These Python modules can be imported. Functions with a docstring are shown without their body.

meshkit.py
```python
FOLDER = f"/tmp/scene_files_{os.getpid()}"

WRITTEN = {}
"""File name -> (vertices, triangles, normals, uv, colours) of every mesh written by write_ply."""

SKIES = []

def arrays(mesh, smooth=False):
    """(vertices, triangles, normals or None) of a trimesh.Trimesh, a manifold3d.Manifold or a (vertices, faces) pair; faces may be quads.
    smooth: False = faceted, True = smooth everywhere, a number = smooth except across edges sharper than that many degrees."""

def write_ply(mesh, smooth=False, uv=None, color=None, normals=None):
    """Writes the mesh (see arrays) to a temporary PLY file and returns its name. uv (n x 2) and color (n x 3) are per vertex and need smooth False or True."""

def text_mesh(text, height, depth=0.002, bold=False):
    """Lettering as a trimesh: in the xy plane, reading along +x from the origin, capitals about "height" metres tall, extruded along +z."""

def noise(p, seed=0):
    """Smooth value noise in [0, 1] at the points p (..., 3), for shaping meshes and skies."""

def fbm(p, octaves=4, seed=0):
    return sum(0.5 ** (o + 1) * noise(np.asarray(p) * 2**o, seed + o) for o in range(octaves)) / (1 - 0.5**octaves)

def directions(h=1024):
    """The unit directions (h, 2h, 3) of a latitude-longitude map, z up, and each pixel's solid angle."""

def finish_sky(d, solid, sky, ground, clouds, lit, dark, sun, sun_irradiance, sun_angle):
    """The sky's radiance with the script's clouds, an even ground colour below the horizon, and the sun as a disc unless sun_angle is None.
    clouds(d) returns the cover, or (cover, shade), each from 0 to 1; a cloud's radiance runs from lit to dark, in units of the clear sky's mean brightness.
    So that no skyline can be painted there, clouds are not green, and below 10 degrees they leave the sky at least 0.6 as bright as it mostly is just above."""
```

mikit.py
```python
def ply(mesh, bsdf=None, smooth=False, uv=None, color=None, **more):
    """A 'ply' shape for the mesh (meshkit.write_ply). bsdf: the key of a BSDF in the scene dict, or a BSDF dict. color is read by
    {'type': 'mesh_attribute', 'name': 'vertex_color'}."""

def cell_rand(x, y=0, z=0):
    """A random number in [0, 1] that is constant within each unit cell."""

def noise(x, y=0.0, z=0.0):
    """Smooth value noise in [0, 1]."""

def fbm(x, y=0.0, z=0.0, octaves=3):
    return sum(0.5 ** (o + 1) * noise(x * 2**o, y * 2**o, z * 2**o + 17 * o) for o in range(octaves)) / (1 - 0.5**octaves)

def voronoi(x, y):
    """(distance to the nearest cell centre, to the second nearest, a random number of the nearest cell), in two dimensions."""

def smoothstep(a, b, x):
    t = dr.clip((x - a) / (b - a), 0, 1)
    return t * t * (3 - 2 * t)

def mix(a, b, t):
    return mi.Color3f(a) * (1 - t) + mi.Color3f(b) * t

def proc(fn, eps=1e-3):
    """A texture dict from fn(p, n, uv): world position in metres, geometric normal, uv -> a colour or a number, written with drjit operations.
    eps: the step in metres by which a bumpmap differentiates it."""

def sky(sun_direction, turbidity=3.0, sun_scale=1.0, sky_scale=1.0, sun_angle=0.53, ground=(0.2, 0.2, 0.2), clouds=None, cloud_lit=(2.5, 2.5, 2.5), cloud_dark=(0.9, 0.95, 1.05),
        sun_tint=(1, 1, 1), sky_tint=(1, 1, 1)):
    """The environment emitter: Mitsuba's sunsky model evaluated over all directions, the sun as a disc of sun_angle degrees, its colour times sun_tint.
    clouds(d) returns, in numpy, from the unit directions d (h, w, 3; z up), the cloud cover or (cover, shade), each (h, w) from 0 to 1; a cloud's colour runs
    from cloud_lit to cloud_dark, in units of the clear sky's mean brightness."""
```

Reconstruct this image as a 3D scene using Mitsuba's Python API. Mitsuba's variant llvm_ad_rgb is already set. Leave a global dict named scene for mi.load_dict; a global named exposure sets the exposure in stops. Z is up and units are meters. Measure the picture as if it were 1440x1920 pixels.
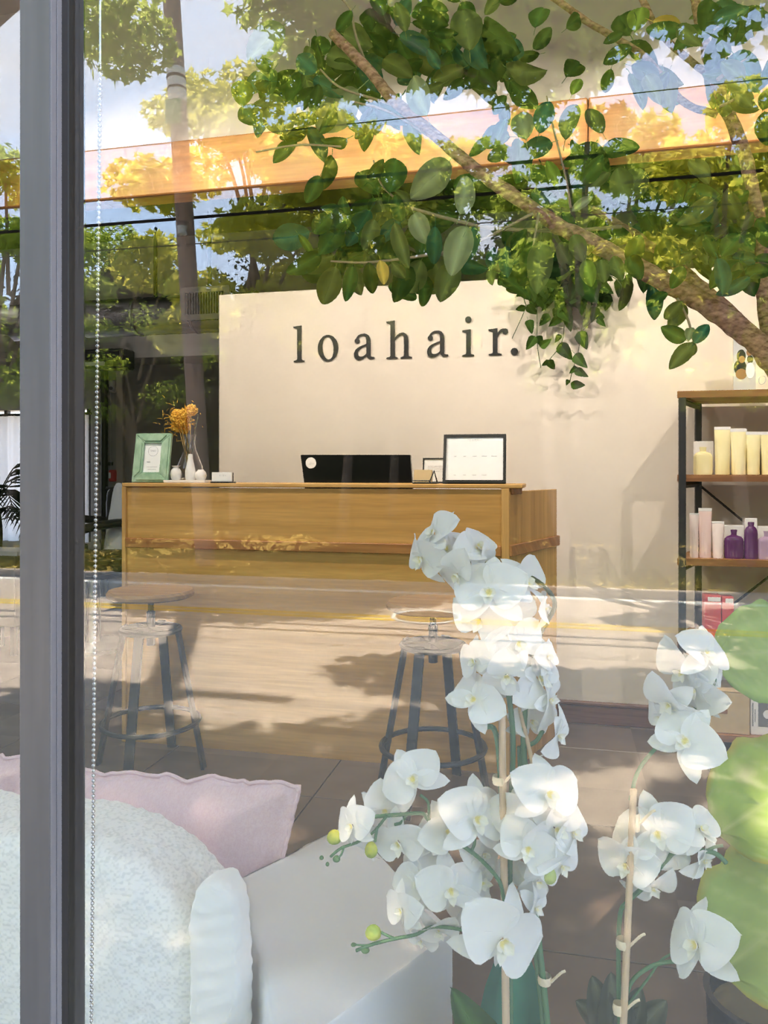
import math, numpy as np, trimesh, drjit as dr, mitsuba as mi, mikit, manifold3d as m3
from mikit import proc, noise, fbm, voronoi, cell_rand, smoothstep, mix
from meshkit import text_mesh, fbm as nfbm, noise as nnoise
from shapely.geometry import Point, Polygon, box as sbox
from shapely.geometry.polygon import orient
from shapely.ops import unary_union
from shapely import affinity
rng = np.random.default_rng(7)
scene, labels = {}, {}
ST = mi.ScalarTransform4f
# ---------------------------------------------------------------- camera, sky, exposure
TH = math.radians(13.0); CY, CZ = -0.75, 1.14; F = 1440.0; HOR = 885.0
RT = np.array([math.cos(TH), math.sin(TH), 0]); FW = np.array([-math.sin(TH), math.cos(TH), 0]); UP = np.array([0, 0, 1.0])
CAM = np.array([0, CY, CZ])
scene['camera'] = dict(type='perspective', fov=math.degrees(2 * math.atan(720 / F)), fov_axis='x', near_clip=0.05, far_clip=500.0,
    principal_point_offset_x=0.0, principal_point_offset_y=(960 - HOR) / 1920,
    to_world=ST().look_at(origin=CAM.tolist(), target=(CAM + FW).tolist(), up=[0, 0, 1]))
SUN = np.array([-0.47 * 0.574, -0.88 * 0.574, 0.819])
def clouds(d):
    c = nfbm(d * np.array([3.0, 3.0, 6.0]) + 5.0, 5)
    return np.clip((c - 0.46) * 3.0, 0, 0.8)
scene['sky'] = mikit.sky(SUN.tolist(), turbidity=4.0, sun_scale=27.0, sky_scale=20.0, clouds=clouds, cloud_lit=(1.7, 1.7, 1.7), cloud_dark=(1.1, 1.15, 1.2), ground=(0.2, 0.19, 0.17))
exposure = 0.12
LAMP = 60.0      # radiance of the ceiling lamps
ZR, ZS = -0.86, -0.70     # road and sidewalk level (the shop floor is z = 0)

def ray(px, py): return RT * ((px - 720) / F) + FW + UP * ((HOR - py) / F)
def P(px, py, y):                      # the point on the vertical plane y that the pixel shows
    d = ray(px, py); return CAM + d * ((y - CY) / d[1])
def PZ(px, py, z):
    d = ray(px, py); return CAM + d * ((z - CZ) / d[2])
def tt(px, y): return (y - CY) / ray(px, HOR)[1]     # depth of that plane
def mpp(px, y): return tt(px, y) / F                 # metres per pixel there
# ---------------------------------------------------------------- scene bookkeeping
count = {}
def num(k):
    n = count.get(k, 0); count[k] = n + 1
    return k if n == 0 else f'{k}_{n:03d}'
def tag(k, label=None, cat=None, group=None, kind=None):
    d = labels.setdefault(k, {})
    for a, b in (('label', label), ('category', cat), ('group', group), ('kind', kind)):
        if b: d[a] = b
    return k
def thing(name, label, cat=None, group=None, kind=None): return tag(num(name), label, cat, group, kind)
def part(parent, name, mesh, bsdf, smooth=False, label=None, kind=None, color=None):
    k = num(f'{parent}__{name}'); scene[k] = mikit.ply(mesh, bsdf, smooth=smooth, color=color)
    if label or kind: tag(k, label, None, None, kind)
    return k
def put(parent, name, shape, M, label=None):
    k = num(f'{parent}__{name}'); scene[k] = {**shape, 'to_world': ST(np.asarray(M, float))}
    if label: tag(k, label)
    return k
def one(name, mesh, bsdf, label, cat=None, group=None, kind=None, smooth=False, color=None):
    k = num(name); scene[k] = mikit.ply(mesh, bsdf, smooth=smooth, color=color); return tag(k, label, cat, group, kind)
# ---------------------------------------------------------------- mesh helpers
cat = trimesh.util.concatenate
def cbox(lo, hi, b=0.0):
    lo, hi = np.minimum(lo, hi).astype(float), np.maximum(lo, hi).astype(float)
    if b <= 0: return trimesh.creation.box(bounds=[lo, hi])
    b = min(b, 0.45 * (hi - lo).min()); pts = []
    for s in np.ndindex(2, 2, 2):
        c = np.where(s, hi, lo); d = np.where(s, -1, 1) * b
        for k in range(3):
            q = c.copy(); 
            for j in range(3):
                if j != k: q[j] += d[j]
            pts.append(q)
    return trimesh.convex.convex_hull(np.array(pts))
def moved(m, M):
    m = m.copy(); m.apply_transform(M); return m
def TR(x=0, y=0, z=0):
    M = np.eye(4); M[:3, 3] = x, y, z; return M
def RZ(a): 
    M = np.eye(4); c, s = math.cos(a), math.sin(a); M[:2, :2] = [[c, -s], [s, c]]; return M
def RX(a):
    M = np.eye(4); c, s = math.cos(a), math.sin(a); M[1:3, 1:3] = [[c, -s], [s, c]]; return M
def RY(a):
    M = np.eye(4); c, s = math.cos(a), math.sin(a); M[0, 0] = c; M[0, 2] = s; M[2, 0] = -s; M[2, 2] = c; return M
def SC(*s):
    return np.diag(list(s if len(s) == 3 else s * 3) + [1.0])
def frame(o, x, y, z, s=1.0):
    M = np.eye(4); M[:3, 0] = np.asarray(x) * s; M[:3, 1] = np.asarray(y) * s; M[:3, 2] = np.asarray(z) * s; M[:3, 3] = o; return M
def unit(v): return np.asarray(v, float) / max(np.linalg.norm(v), 1e-12)
def tube(pts, radii, sides=8, rough=0.0, seed=0, close=True):
    p = np.asarray(pts, float); n = len(p); r = np.broadcast_to(np.asarray(radii, float), (n,))
    t = np.gradient(p, axis=0); t /= np.linalg.norm(t, axis=1, keepdims=True) + 1e-12
    a = np.cross(t[0], [0, 0, 1.0]); a = unit(a) if np.linalg.norm(a) > 1e-3 else np.array([1.0, 0, 0]); V = []
    ang = np.arange(sides) * 2 * np.pi / sides
    for i in range(n):
        a = unit(a - t[i] * (a @ t[i])); b = np.cross(t[i], a)
        V.append(p[i] + r[i] * (np.cos(ang)[:, None] * a + np.sin(ang)[:, None] * b))
    V = np.vstack(V)
    if rough: 
        c = np.repeat(p, sides, 0); V = c + (V - c) * (1 + rough * (nnoise(V * 60 + seed, seed)[:, None] - 0.4))
    f = []
    for i in range(n - 1):
        for j in range(sides):
            k = (j + 1) % sides; A, B, C, D = i * sides + j, i * sides + k, (i + 1) * sides + k, (i + 1) * sides + j
            f += [(A, B, C), (A, C, D)]
    if close:
        m = len(V); V = np.vstack([V, p[:1], p[-1:]])
        for j in range(sides):
            k = (j + 1) % sides; f += [(m, k, j), (m + 1, (n - 1) * sides + j, (n - 1) * sides + k)]
    return trimesh.Trimesh(V, np.array(f), process=False)
def spline(pts, per=6):
    p = np.asarray(pts, float); n = len(p); out = []
    q = np.vstack([2 * p[0] - p[1], p, 2 * p[-1] - p[-2]])
    for i in range(n - 1):
        a, b, c, d = q[i:i + 4]
        for s in np.arange(per) / per:
            out.append(0.5 * (2 * b + (c - a) * s + (2 * a - 5 * b + 4 * c - d) * s * s + (3 * b - a - 3 * c + d) * s ** 3))
    return np.array(out + [p[-1]])
def lathe(prof, sides=28, M=None):
    m = trimesh.creation.revolve(np.array(prof, float), sections=sides)
    return m if M is None else moved(m, M)
def extr(poly, h, M=None):
    ms = [trimesh.creation.extrude_polygon(g, h, engine='earcut') for g in getattr(poly, 'geoms', [poly]) if g.area > 1e-10]
    m = cat(ms); return m if M is None else moved(m, M)
WALLM = lambda o: frame(o, [1, 0, 0], [0, 0, 1], [0, -1, 0])     # xy drawing -> stands on a wall, facing the window
def ringtube(c, R, r, n=40, sides=8):
    a = np.linspace(0, 2 * np.pi, n + 1)
    return tube(np.stack([c[0] + R * np.cos(a), c[1] + R * np.sin(a), np.full(n + 1, c[2])], 1), r, sides, close=False)
def soft(poly, depth, cell, it, M, amp=0.0, seed=0, fr=8.0, fine=None):
    """A padded body: the outline extruded, refined, and its edges rounded off."""
    poly = orient(poly); cs = m3.CrossSection([np.asarray(poly.exterior.coords)[:-1]])
    m = m3.Manifold.extrude(cs, depth).refine_to_length(cell).to_mesh()
    t = trimesh.Trimesh(m.vert_properties[:, :3], m.tri_verts, process=True)
    trimesh.smoothing.filter_laplacian(t, lamb=0.5, iterations=it)
    if amp: t.vertices += t.vertex_normals * (amp * (nfbm(np.array(t.vertices) * fr, 3, seed) - 0.5))[:, None]
    t = moved(t, M)
    if fine:      # fabric relief: two rounds of subdivision, then every vertex moved along its normal
        t = t.subdivide().subdivide(); trimesh.smoothing.filter_laplacian(t, lamb=0.5, iterations=3); t.vertices += t.vertex_normals * fine(np.array(t.vertices))[:, None]
    return t
# ---------------------------------------------------------------- materials
def B(k, d): scene[k] = d; return k
def tex(v): return v if isinstance(v, dict) else {'type': 'rgb', 'value': list(v)}
def matte(k, c): return B(k, {'type': 'twosided', 'bsdf': {'type': 'diffuse', 'reflectance': tex(c)}})
def prin(k, c, rough=0.5, metal=0.0, spec=0.5, bump=None, scale=1.0, **kw):
    b = {'type': 'principled', 'base_color': tex(c), 'roughness': rough, 'metallic': metal, 'specular': spec, **kw}
    if bump: b = {'type': 'bumpmap', 'arbitrary': bump, 'scale': scale, 'bsdf': b}
    return B(k, {'type': 'twosided', 'bsdf': b})
def thinleaf(k, c, rough=0.4, diff=0.6): return B(k, {'type': 'principledthin', 'base_color': tex(c), 'roughness': rough, 'diff_trans': diff, 'spec_trans': 0.0, 'eta': 1.4})
VC = {'type': 'mesh_attribute', 'name': 'vertex_color'}
def grain(c0, c1, ax=0, fr=1.0, tone=0.12):
    def f(p, n, uv):
        q = [p.x, p.y, p.z]; u = q[ax] * 1.6 * fr; v = (q[(ax + 1) % 3] + q[(ax + 2) % 3]) * 34 * fr
        g = fbm(u, v, q[(ax + 2) % 3] * 9 * fr, 4); s = noise(u * 9, v * 6, 3.0)
        return mix(c0, c1, dr.clip((g - 0.3) * 2.0, 0, 1)) * (1 - tone * s)
    return proc(f)
matte('m_wall', proc(lambda p, n, uv: mix((0.74, 0.665, 0.57), (0.79, 0.715, 0.615), fbm(p.x * 3, p.y * 3, p.z * 3, 4))))
matte('m_grey_wall', proc(lambda p, n, uv: mix((0.40, 0.385, 0.37), (0.46, 0.44, 0.42), fbm(p.x * 2, p.y * 2, p.z * 2, 4))))
matte('m_soffit', (0.56, 0.515, 0.47)); matte('m_dark_ceiling', (0.045, 0.042, 0.04)); matte('m_white', (0.82, 0.81, 0.79)); matte('m_front', (0.45, 0.43, 0.40))
prin('m_beam', grain((0.40, 0.165, 0.04), (0.54, 0.25, 0.07), 0, 0.8), 0.5)
prin('m_counter', grain((0.46, 0.245, 0.062), (0.60, 0.35, 0.105), 0, 0.9), 0.42)
prin('m_counter_side', grain((0.46, 0.245, 0.062), (0.60, 0.35, 0.105), 2, 0.7), 0.42)
prin('m_counter_edge', grain((0.50, 0.27, 0.075), (0.68, 0.41, 0.14), 0, 1.2), 0.42)
prin('m_counter_stile', grain((0.52, 0.29, 0.085), (0.66, 0.40, 0.14), 2, 1.2), 0.42)
prin('m_rail', grain((0.27, 0.105, 0.028), (0.40, 0.18, 0.055), 0, 1.2), 0.4)
prin('m_shelf', grain((0.20, 0.085, 0.032), (0.36, 0.17, 0.07), 0, 1.4), 0.45)
prin('m_base', grain((0.13, 0.052, 0.03), (0.22, 0.095, 0.055), 0, 1.2), 0.35)
prin('m_black', (0.012, 0.012, 0.013), 0.38); prin('m_steel_black', (0.016, 0.017, 0.02), 0.42, spec=0.6)
prin('m_screen', (0.006, 0.006, 0.007), 0.12)
def tile_col(p, n, uv):
    ix, iy = dr.floor((p.x + 20) / 0.7), dr.floor((p.y - 0.42 + 20) / 0.7)
    return mix((0.088, 0.062, 0.045), (0.165, 0.12, 0.09), fbm(p.x * 3.2, p.y * 5.0, ix * 3.1 + iy, 5)) * (0.85 + 0.3 * cell_rand(ix, iy))
prin('m_tile', proc(tile_col), 0.32); matte('m_grout', (0.10, 0.08, 0.065))
prin('m_mullion', proc(lambda p, n, uv: mix((0.066, 0.066, 0.078), (0.098, 0.096, 0.112), fbm(p.x * 90, p.y * 90, p.z * 5, 4))), 0.42, spec=0.5)
prin('m_mullion_step', proc(lambda p, n, uv: mix((0.13, 0.13, 0.145), (0.18, 0.178, 0.20), fbm(p.x * 90, p.y * 90, p.z * 5, 4))), 0.42, spec=0.5)
prin('m_mullion_in', (0.018, 0.020, 0.020), 0.5); prin('m_gasket', (0.012, 0.012, 0.015), 0.6)
B('m_chrome', {'type': 'roughconductor', 'material': 'Al', 'alpha': 0.2}); B('m_duct', {'type': 'roughconductor', 'material': 'Cr', 'alpha': 0.35})
def boucle(p, n, uv): return fbm(p.x * 170, p.y * 170, p.z * 170, 2) + 0.6 * noise(p.x * 60, p.y * 60, p.z * 60)
prin('m_boucle', proc(lambda p, n, uv: mix((0.74, 0.745, 0.735), (0.86, 0.86, 0.845), smoothstep(.2, .6, noise(p.x * 260, p.y * 260, p.z * 260)) * (.85 + .15 * noise(p.x * 45, p.y * 45, p.z * 45)))), 0.9, spec=0.1, sheen=0.3)
prin('m_ribbed', (0.82, 0.82, 0.80), 0.9, spec=0.1, sheen=0.3)
def weave(p, n, uv): return 0.5 + 0.25 * dr.sin(p.x * 2200 + p.z * 1400) + 0.25 * dr.sin(p.z * 2200 - p.x * 1400)
def linen(p, n, uv): return mix((0.70, 0.50, 0.54), (0.80, 0.63, 0.66), 0.55 * fbm(p.x * 300, p.y * 60, p.z * 120, 2) + 0.45 * noise(p.x * 420 + p.z * 260, p.z * 420 - p.x * 260, 0.0))
prin('m_pillow', proc(linen), 0.85, spec=0.1, sheen=0.3)
prin('m_bench', (0.74, 0.74, 0.74), 0.5, spec=0.3)
thinleaf('m_petal', (0.88, 0.885, 0.88), 0.55, 0.5); thinleaf('m_lip', VC, 0.5, 0.4); thinleaf('m_leaf', VC, 0.36, 0.55); thinleaf('m_pothos', VC, 0.4, 0.35)
prin('m_stem', (0.075, 0.17, 0.085), 0.45); prin('m_stem_dark', (0.07, 0.085, 0.045), 0.5)
prin('m_bamboo', grain((0.56, 0.40, 0.25), (0.68, 0.52, 0.35), 2, 1.5), 0.5); prin('m_raffia', (0.76, 0.65, 0.47), 0.7)
def bark(p, n, uv): return mix((0.15, 0.068, 0.04), (0.47, 0.275, 0.185), dr.clip((fbm(p.x * 90, p.y * 90, p.z * 140, 4) - 0.3) * 2.2, 0, 1))
prin('m_bark', proc(bark), 0.8, spec=0.2); prin('m_twig', (0.28, 0.21, 0.13), 0.7)
prin('m_bud', VC, 0.4)
prin('m_yellow', proc(lambda p, n, uv: mix((0.86, 0.74, 0.36), (0.90, 0.80, 0.47), noise(p.x * 30, p.y * 30, p.z * 14))), 0.3); prin('m_pink', (0.83, 0.61, 0.56), 0.3); prin('m_pale_pink', (0.85, 0.71, 0.66), 0.3)
prin('m_purple', (0.085, 0.012, 0.10), 0.12, clearcoat=1.0); prin('m_lilac', (0.42, 0.29, 0.42), 0.15); prin('m_carton', (0.83, 0.80, 0.77), 0.5); prin('m_red', (0.55, 0.06, 0.06), 0.35)
prin('m_cardboard', proc(lambda p, n, uv: mix((0.50, 0.37, 0.20), (0.56, 0.42, 0.25), fbm(p.x * 30, p.y * 4, p.z * 30, 3))), 0.8); prin('m_tape', (0.30, 0.145, 0.075), 0.3)
def green_paint(p, n, uv): return mix((0.20, 0.36, 0.23), (0.40, 0.55, 0.40), dr.clip((fbm(p.x * 60, p.y * 20, p.z * 22, 4) - 0.25) * 1.9, 0, 1))
prin('m_green_frame', proc(green_paint), 0.6); prin('m_paper', (0.86, 0.86, 0.85), 0.5); prin('m_ink', (0.16, 0.16, 0.17), 0.6); prin('m_ink_pale', (0.50, 0.50, 0.51), 0.6); prin('m_kraft', (0.60, 0.44, 0.23), 0.7)
prin('m_ceramic', (0.84, 0.82, 0.78), 0.35); B('m_glass', {'type': 'dielectric', 'int_ior': 1.5})
B('m_pane', {'type': 'thindielectric', 'int_ior': 1.75})
prin('m_dried', proc(lambda p, n, uv: mix((0.62, 0.30, 0.04), (0.85, 0.55, 0.07), noise(p.x * 90, p.y * 90, p.z * 90))), 0.8); prin('m_straw', (0.50, 0.34, 0.12), 0.8)
B('m_curtain', {'type': 'principledthin', 'base_color': {'type': 'rgb', 'value': [0.9, 0.9, 0.9]}, 'roughness': 0.8, 'diff_trans': 1.2, 'spec_trans': 0.0, 'eta': 1.2})
prin('m_frond', (0.02, 0.03, 0.02), 0.5); prin('m_olive', (0.14, 0.12, 0.06), 0.7); prin('m_vinyl', (0.02, 0.02, 0.022), 0.3); prin('m_cloth', (0.55, 0.60, 0.66), 0.7); prin('m_seatwood', grain((0.30, 0.16, 0.045), (0.40, 0.23, 0.075), 0, 0.9), 0.6)
# outdoors
prin('m_asphalt', proc(lambda p, n, uv: mix((0.27, 0.255, 0.245), (0.50, 0.465, 0.435), 0.5 * fbm(p.x * 0.9, p.y * 2.2, 0, 3) + 0.5 * fbm(p.x * 38, p.y * 38, 0, 2))), 0.8, spec=0.2)
matte('m_paint_yellow', (0.88, 0.52, 0.10)); matte('m_paint_white', (0.88, 0.87, 0.84)); matte('m_concrete', proc(lambda p, n, uv: mix((0.36, 0.34, 0.31), (0.46, 0.44, 0.40), fbm(p.x * 5, p.y * 5, 0, 4))))
matte('m_ground', proc(lambda p, n, uv: mix((0.10, 0.085, 0.03), (0.24, 0.20, 0.06), fbm(p.x * 4, p.y * 9, 0, 4)))); matte('m_grass', (0.26, 0.25, 0.06))
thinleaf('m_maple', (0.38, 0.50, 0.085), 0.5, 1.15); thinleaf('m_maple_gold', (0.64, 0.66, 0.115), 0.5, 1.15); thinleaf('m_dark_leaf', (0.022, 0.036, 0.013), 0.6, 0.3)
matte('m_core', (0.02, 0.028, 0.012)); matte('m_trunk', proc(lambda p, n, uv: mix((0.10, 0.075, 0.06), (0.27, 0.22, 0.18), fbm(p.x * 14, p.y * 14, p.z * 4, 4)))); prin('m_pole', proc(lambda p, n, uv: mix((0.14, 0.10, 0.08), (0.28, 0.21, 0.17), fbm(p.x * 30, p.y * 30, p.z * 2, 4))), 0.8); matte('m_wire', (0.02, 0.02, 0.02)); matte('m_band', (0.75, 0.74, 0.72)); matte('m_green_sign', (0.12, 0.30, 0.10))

# ================================================================ the shell of the room
XL, XR, YM, YB, HC = -6.2, 2.2, 2.86, 5.5, 3.25
fl = one('floor', cbox((XL, 0, -0.12), (XR, YB, -0.008)), 'm_grout', 'brown concrete-look tiled shop floor with thin pale joints', kind='structure')
T_ = 0.7; tile = mikit.ply(cbox((0.002, 0.002, -0.008), (T_ - 0.002, T_ - 0.002, 0.0), 0.0015), 'm_tile')
for i in range(13):
    for j in range(-1, 8):
        x, y = XL + 0.05 + i * T_ - 0.3, 0.42 + j * T_
        sx0, sy0, sx1, sy1 = max(x, XL), max(y, 0.0), min(x + T_, XR), min(y + T_, YB)
        if sx1 - sx0 < 0.1 or sy1 - sy0 < 0.1: continue
        if (sx0, sy0, sx1, sy1) == (x, y, x + T_, y + T_): put(fl, 'tile', tile, TR(x, y, 0))
        else: part(fl, 'tile', cbox((sx0 + 0.002, sy0 + 0.002, -0.008), (sx1 - 0.002, sy1 - 0.002, 0.0), 0.0015), 'm_tile')
xw = P(410, 700, YM)[0]; ZP = 2.04
one('wall_middle', cbox((xw, YM, 0), (XR, YM + 0.12, ZP), 0.004), 'm_wall', 'beige partition wall carrying the black shop lettering', kind='structure')
one('wall_back', cat([cbox((XL, YB, 0), (XR, YB + 0.15, 0.5)), cbox((XL, YB, 1.72), (XR, YB + 0.15, HC)), cbox((-4.2, YB, 0.5), (XR, YB + 0.15, 1.72)), cbox((XL, YB, 0.5), (-6.1, YB + 0.15, 1.72))]), 'm_grey_wall', 'grey rear wall of the shop behind the partition', kind='structure')
one('wall_left', cbox((XL - 0.15, -0.15, 0), (XL, YB, HC)), 'm_grey_wall', 'grey side wall of the shop', kind='structure')
one('wall_right', cbox((XR, -0.15, 0), (XR + 0.15, YB, HC)), 'm_wall', 'beige side wall beside the product shelf', kind='structure')
YH = 2.31; zb0, zb1 = 2.35, 2.575
one('ceiling', cat([cbox((XL, -0.15, HC), (XR, YH + 0.1, HC + 0.15))]), 'm_soffit', 'pale ceiling of the front of the shop', kind='structure')
one('ceiling_back', cbox((XL, YH + 0.1, 2.92), (XR, YB, 3.07)), 'm_dark_ceiling', 'dark painted open ceiling over the back room', kind='structure')
one('wall_bulkhead', cbox((XL, YH, zb1), (XR, YH + 0.1, HC)), 'm_soffit', 'beige dropped bulkhead above the wooden fascia board', kind='structure')
tb = thing('trim_2', 'orange stained wooden fascia board under the beige bulkhead', kind='structure')
for k in range(4):
    a = XL + k * (XR - XL) / 4; part(tb, 'board', cbox((a + 0.002, YH - 0.02, zb0), (a + (XR - XL) / 4 - 0.002, YH + 0.1, zb1), 0.004), 'm_beam')
bb = thing('baseboard_middle', 'reddish brown wooden baseboard along the beige partition wall', kind='structure')
part(bb, 'board', cbox((xw, YM - 0.018, 0), (XR, YM, 0.085), 0.004), 'm_base'); part(bb, 'cap', cbox((xw, YM - 0.026, 0.085), (XR, YM, 0.10), 0.004), 'm_base')
# facade with its two panes
xa, xb = P(36, 900, -0.03)[0], P(94, 900, -0.03)[0]; XM0, XM1 = xa + .006, xb - .002     # mullion
GX0, GX1, GZ0, GZ1 = -3.3, 2.0, 0.04, 3.05
one('wall_front', cat([cbox((XL - 0.15, -0.15, ZS), (GX0, 0.0, HC + 0.6)), cbox((GX1, -0.15, ZS), (XR + 0.15, 0.0, HC + 0.6)), cbox((GX0, -0.15, GZ1), (GX1, 0, HC + 0.6)), cbox((GX0, -0.15, ZS), (GX1, 0, GZ0))]), 'm_front', 'shop front wall around the display windows', kind='structure')
for k, (a, b, l) in enumerate(((XM1 - 0.004, GX1, 'large clear display pane reflecting the street and trees'), (GX0, XM0 - 0.004, 'narrow strip of display pane beyond the dark mullion')), 1):
    v = np.array([[a, 0, GZ0], [b, 0, GZ0], [b, 0, GZ1], [a, 0, GZ1]]); k_ = f'window_{k}'
    scene[k_ + '__pane'] = mikit.ply((v, np.array([[0, 1, 2], [0, 2, 3]])), 'm_pane'); tag(k_, l, None, None, 'structure')
mu = thing('trim_1', 'dark grey aluminium window mullion with a pale stepped edge', kind='structure')
part(mu, 'cover', cbox((xa, -0.03, GZ0), (xb, -0.011, GZ1), 0.0012), 'm_mullion')
part(mu, 'step', cbox((xb - .001, -0.029, GZ0), (xb + .0007, -0.0205, GZ1), 0.0005), 'm_mullion_step'); part(mu, 'step', cbox((xb - .001, -0.0195, GZ0), (xb + .0012, -0.0115, GZ1), 0.0006), 'm_mullion_step')
part(mu, 'gasket', cbox((xa + .002, -0.011, GZ0), (xb, 0.001, GZ1), 0.001), 'm_gasket', label='black rubber glazing gasket')
part(mu, 'inner_post', cbox((xa + 0.001, 0.001, GZ0), (xb + 0.0004, xb / math.tan(math.atan((160 - 720) / F) - TH) + CY, GZ1), 0.001), 'm_mullion_in')
for (nm, a, b) in (('trim_3', (GX0, -0.05, GZ0 - 0.03), (GX1, 0.05, GZ0)), ('trim_4', (GX0, -0.05, GZ1 - 0.03), (GX1, 0.05, GZ1)),): one(nm, cbox(a, b, 0.003), 'm_mullion', f'dark grey aluminium {"sill" if nm == "trim_3" else "head"} rail of the display window', kind='structure')

# ---------------------------------------------------------------- ceiling lamps
B('m_lampring', {'type': 'twosided', 'bsdf': {'type': 'diffuse', 'reflectance': {'type': 'rgb', 'value': [0.8, 0.8, 0.8]}}})
disc = trimesh.creation.cylinder(radius=0.075, height=0.006, sections=24); ringm = lathe([(0.076, -0.004), (0.095, -0.004), (0.095, 0.008), (0.076, 0.008), (0.076, -0.004)])
def downlight(x, y, z, L, label, s=1.0, col=(1.0, 0.86, 0.68)):
    k = thing('ceiling_downlight', label, 'downlight', 'round ceiling downlights')
    n = num(k + '__lens'); scene[n] = {**mikit.ply(disc, 'm_white'), 'to_world': ST(TR(x, y, z - 0.006) @ SC(s, s, 1)), 'emitter': {'type': 'area', 'radiance': {'type': 'rgb', 'value': [L * c for c in col]}}}
    k2 = num(k + '__ring'); scene[k2] = {**mikit.ply(ringm, 'm_lampring'), 'to_world': ST(TR(x, y, z - 0.008) @ SC(s, s, 1))}
p0 = P(320, 472, 4.78)
downlight(-4.3, 3.6, 2.92, LAMP * 1.2, 'round downlight in the dark rear ceiling over the salon chair', col=(1, 0.95, 0.88))
downlight(p0[0], 4.78, 2.92, LAMP * 1.0, 'small lit round downlight in the dark rear ceiling above the vent', col=(1, 0.95, 0.88))
for i, x in enumerate((-2.6, -1.3, 0.0, 1.3)):
    downlight(x, 1.05, HC, LAMP * .55, ('fourth', 'third', 'second', 'first')[i] + ' ceiling downlight from the shelving unit in the row before the counter')
for i, x in enumerate((-2.8, -0.9, 0.9)):
    downlight(x, 0.7, HC, LAMP * 0.2, ('third', 'second', 'first')[i] + ' ceiling downlight from the fig plant in the row along the window')

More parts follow.
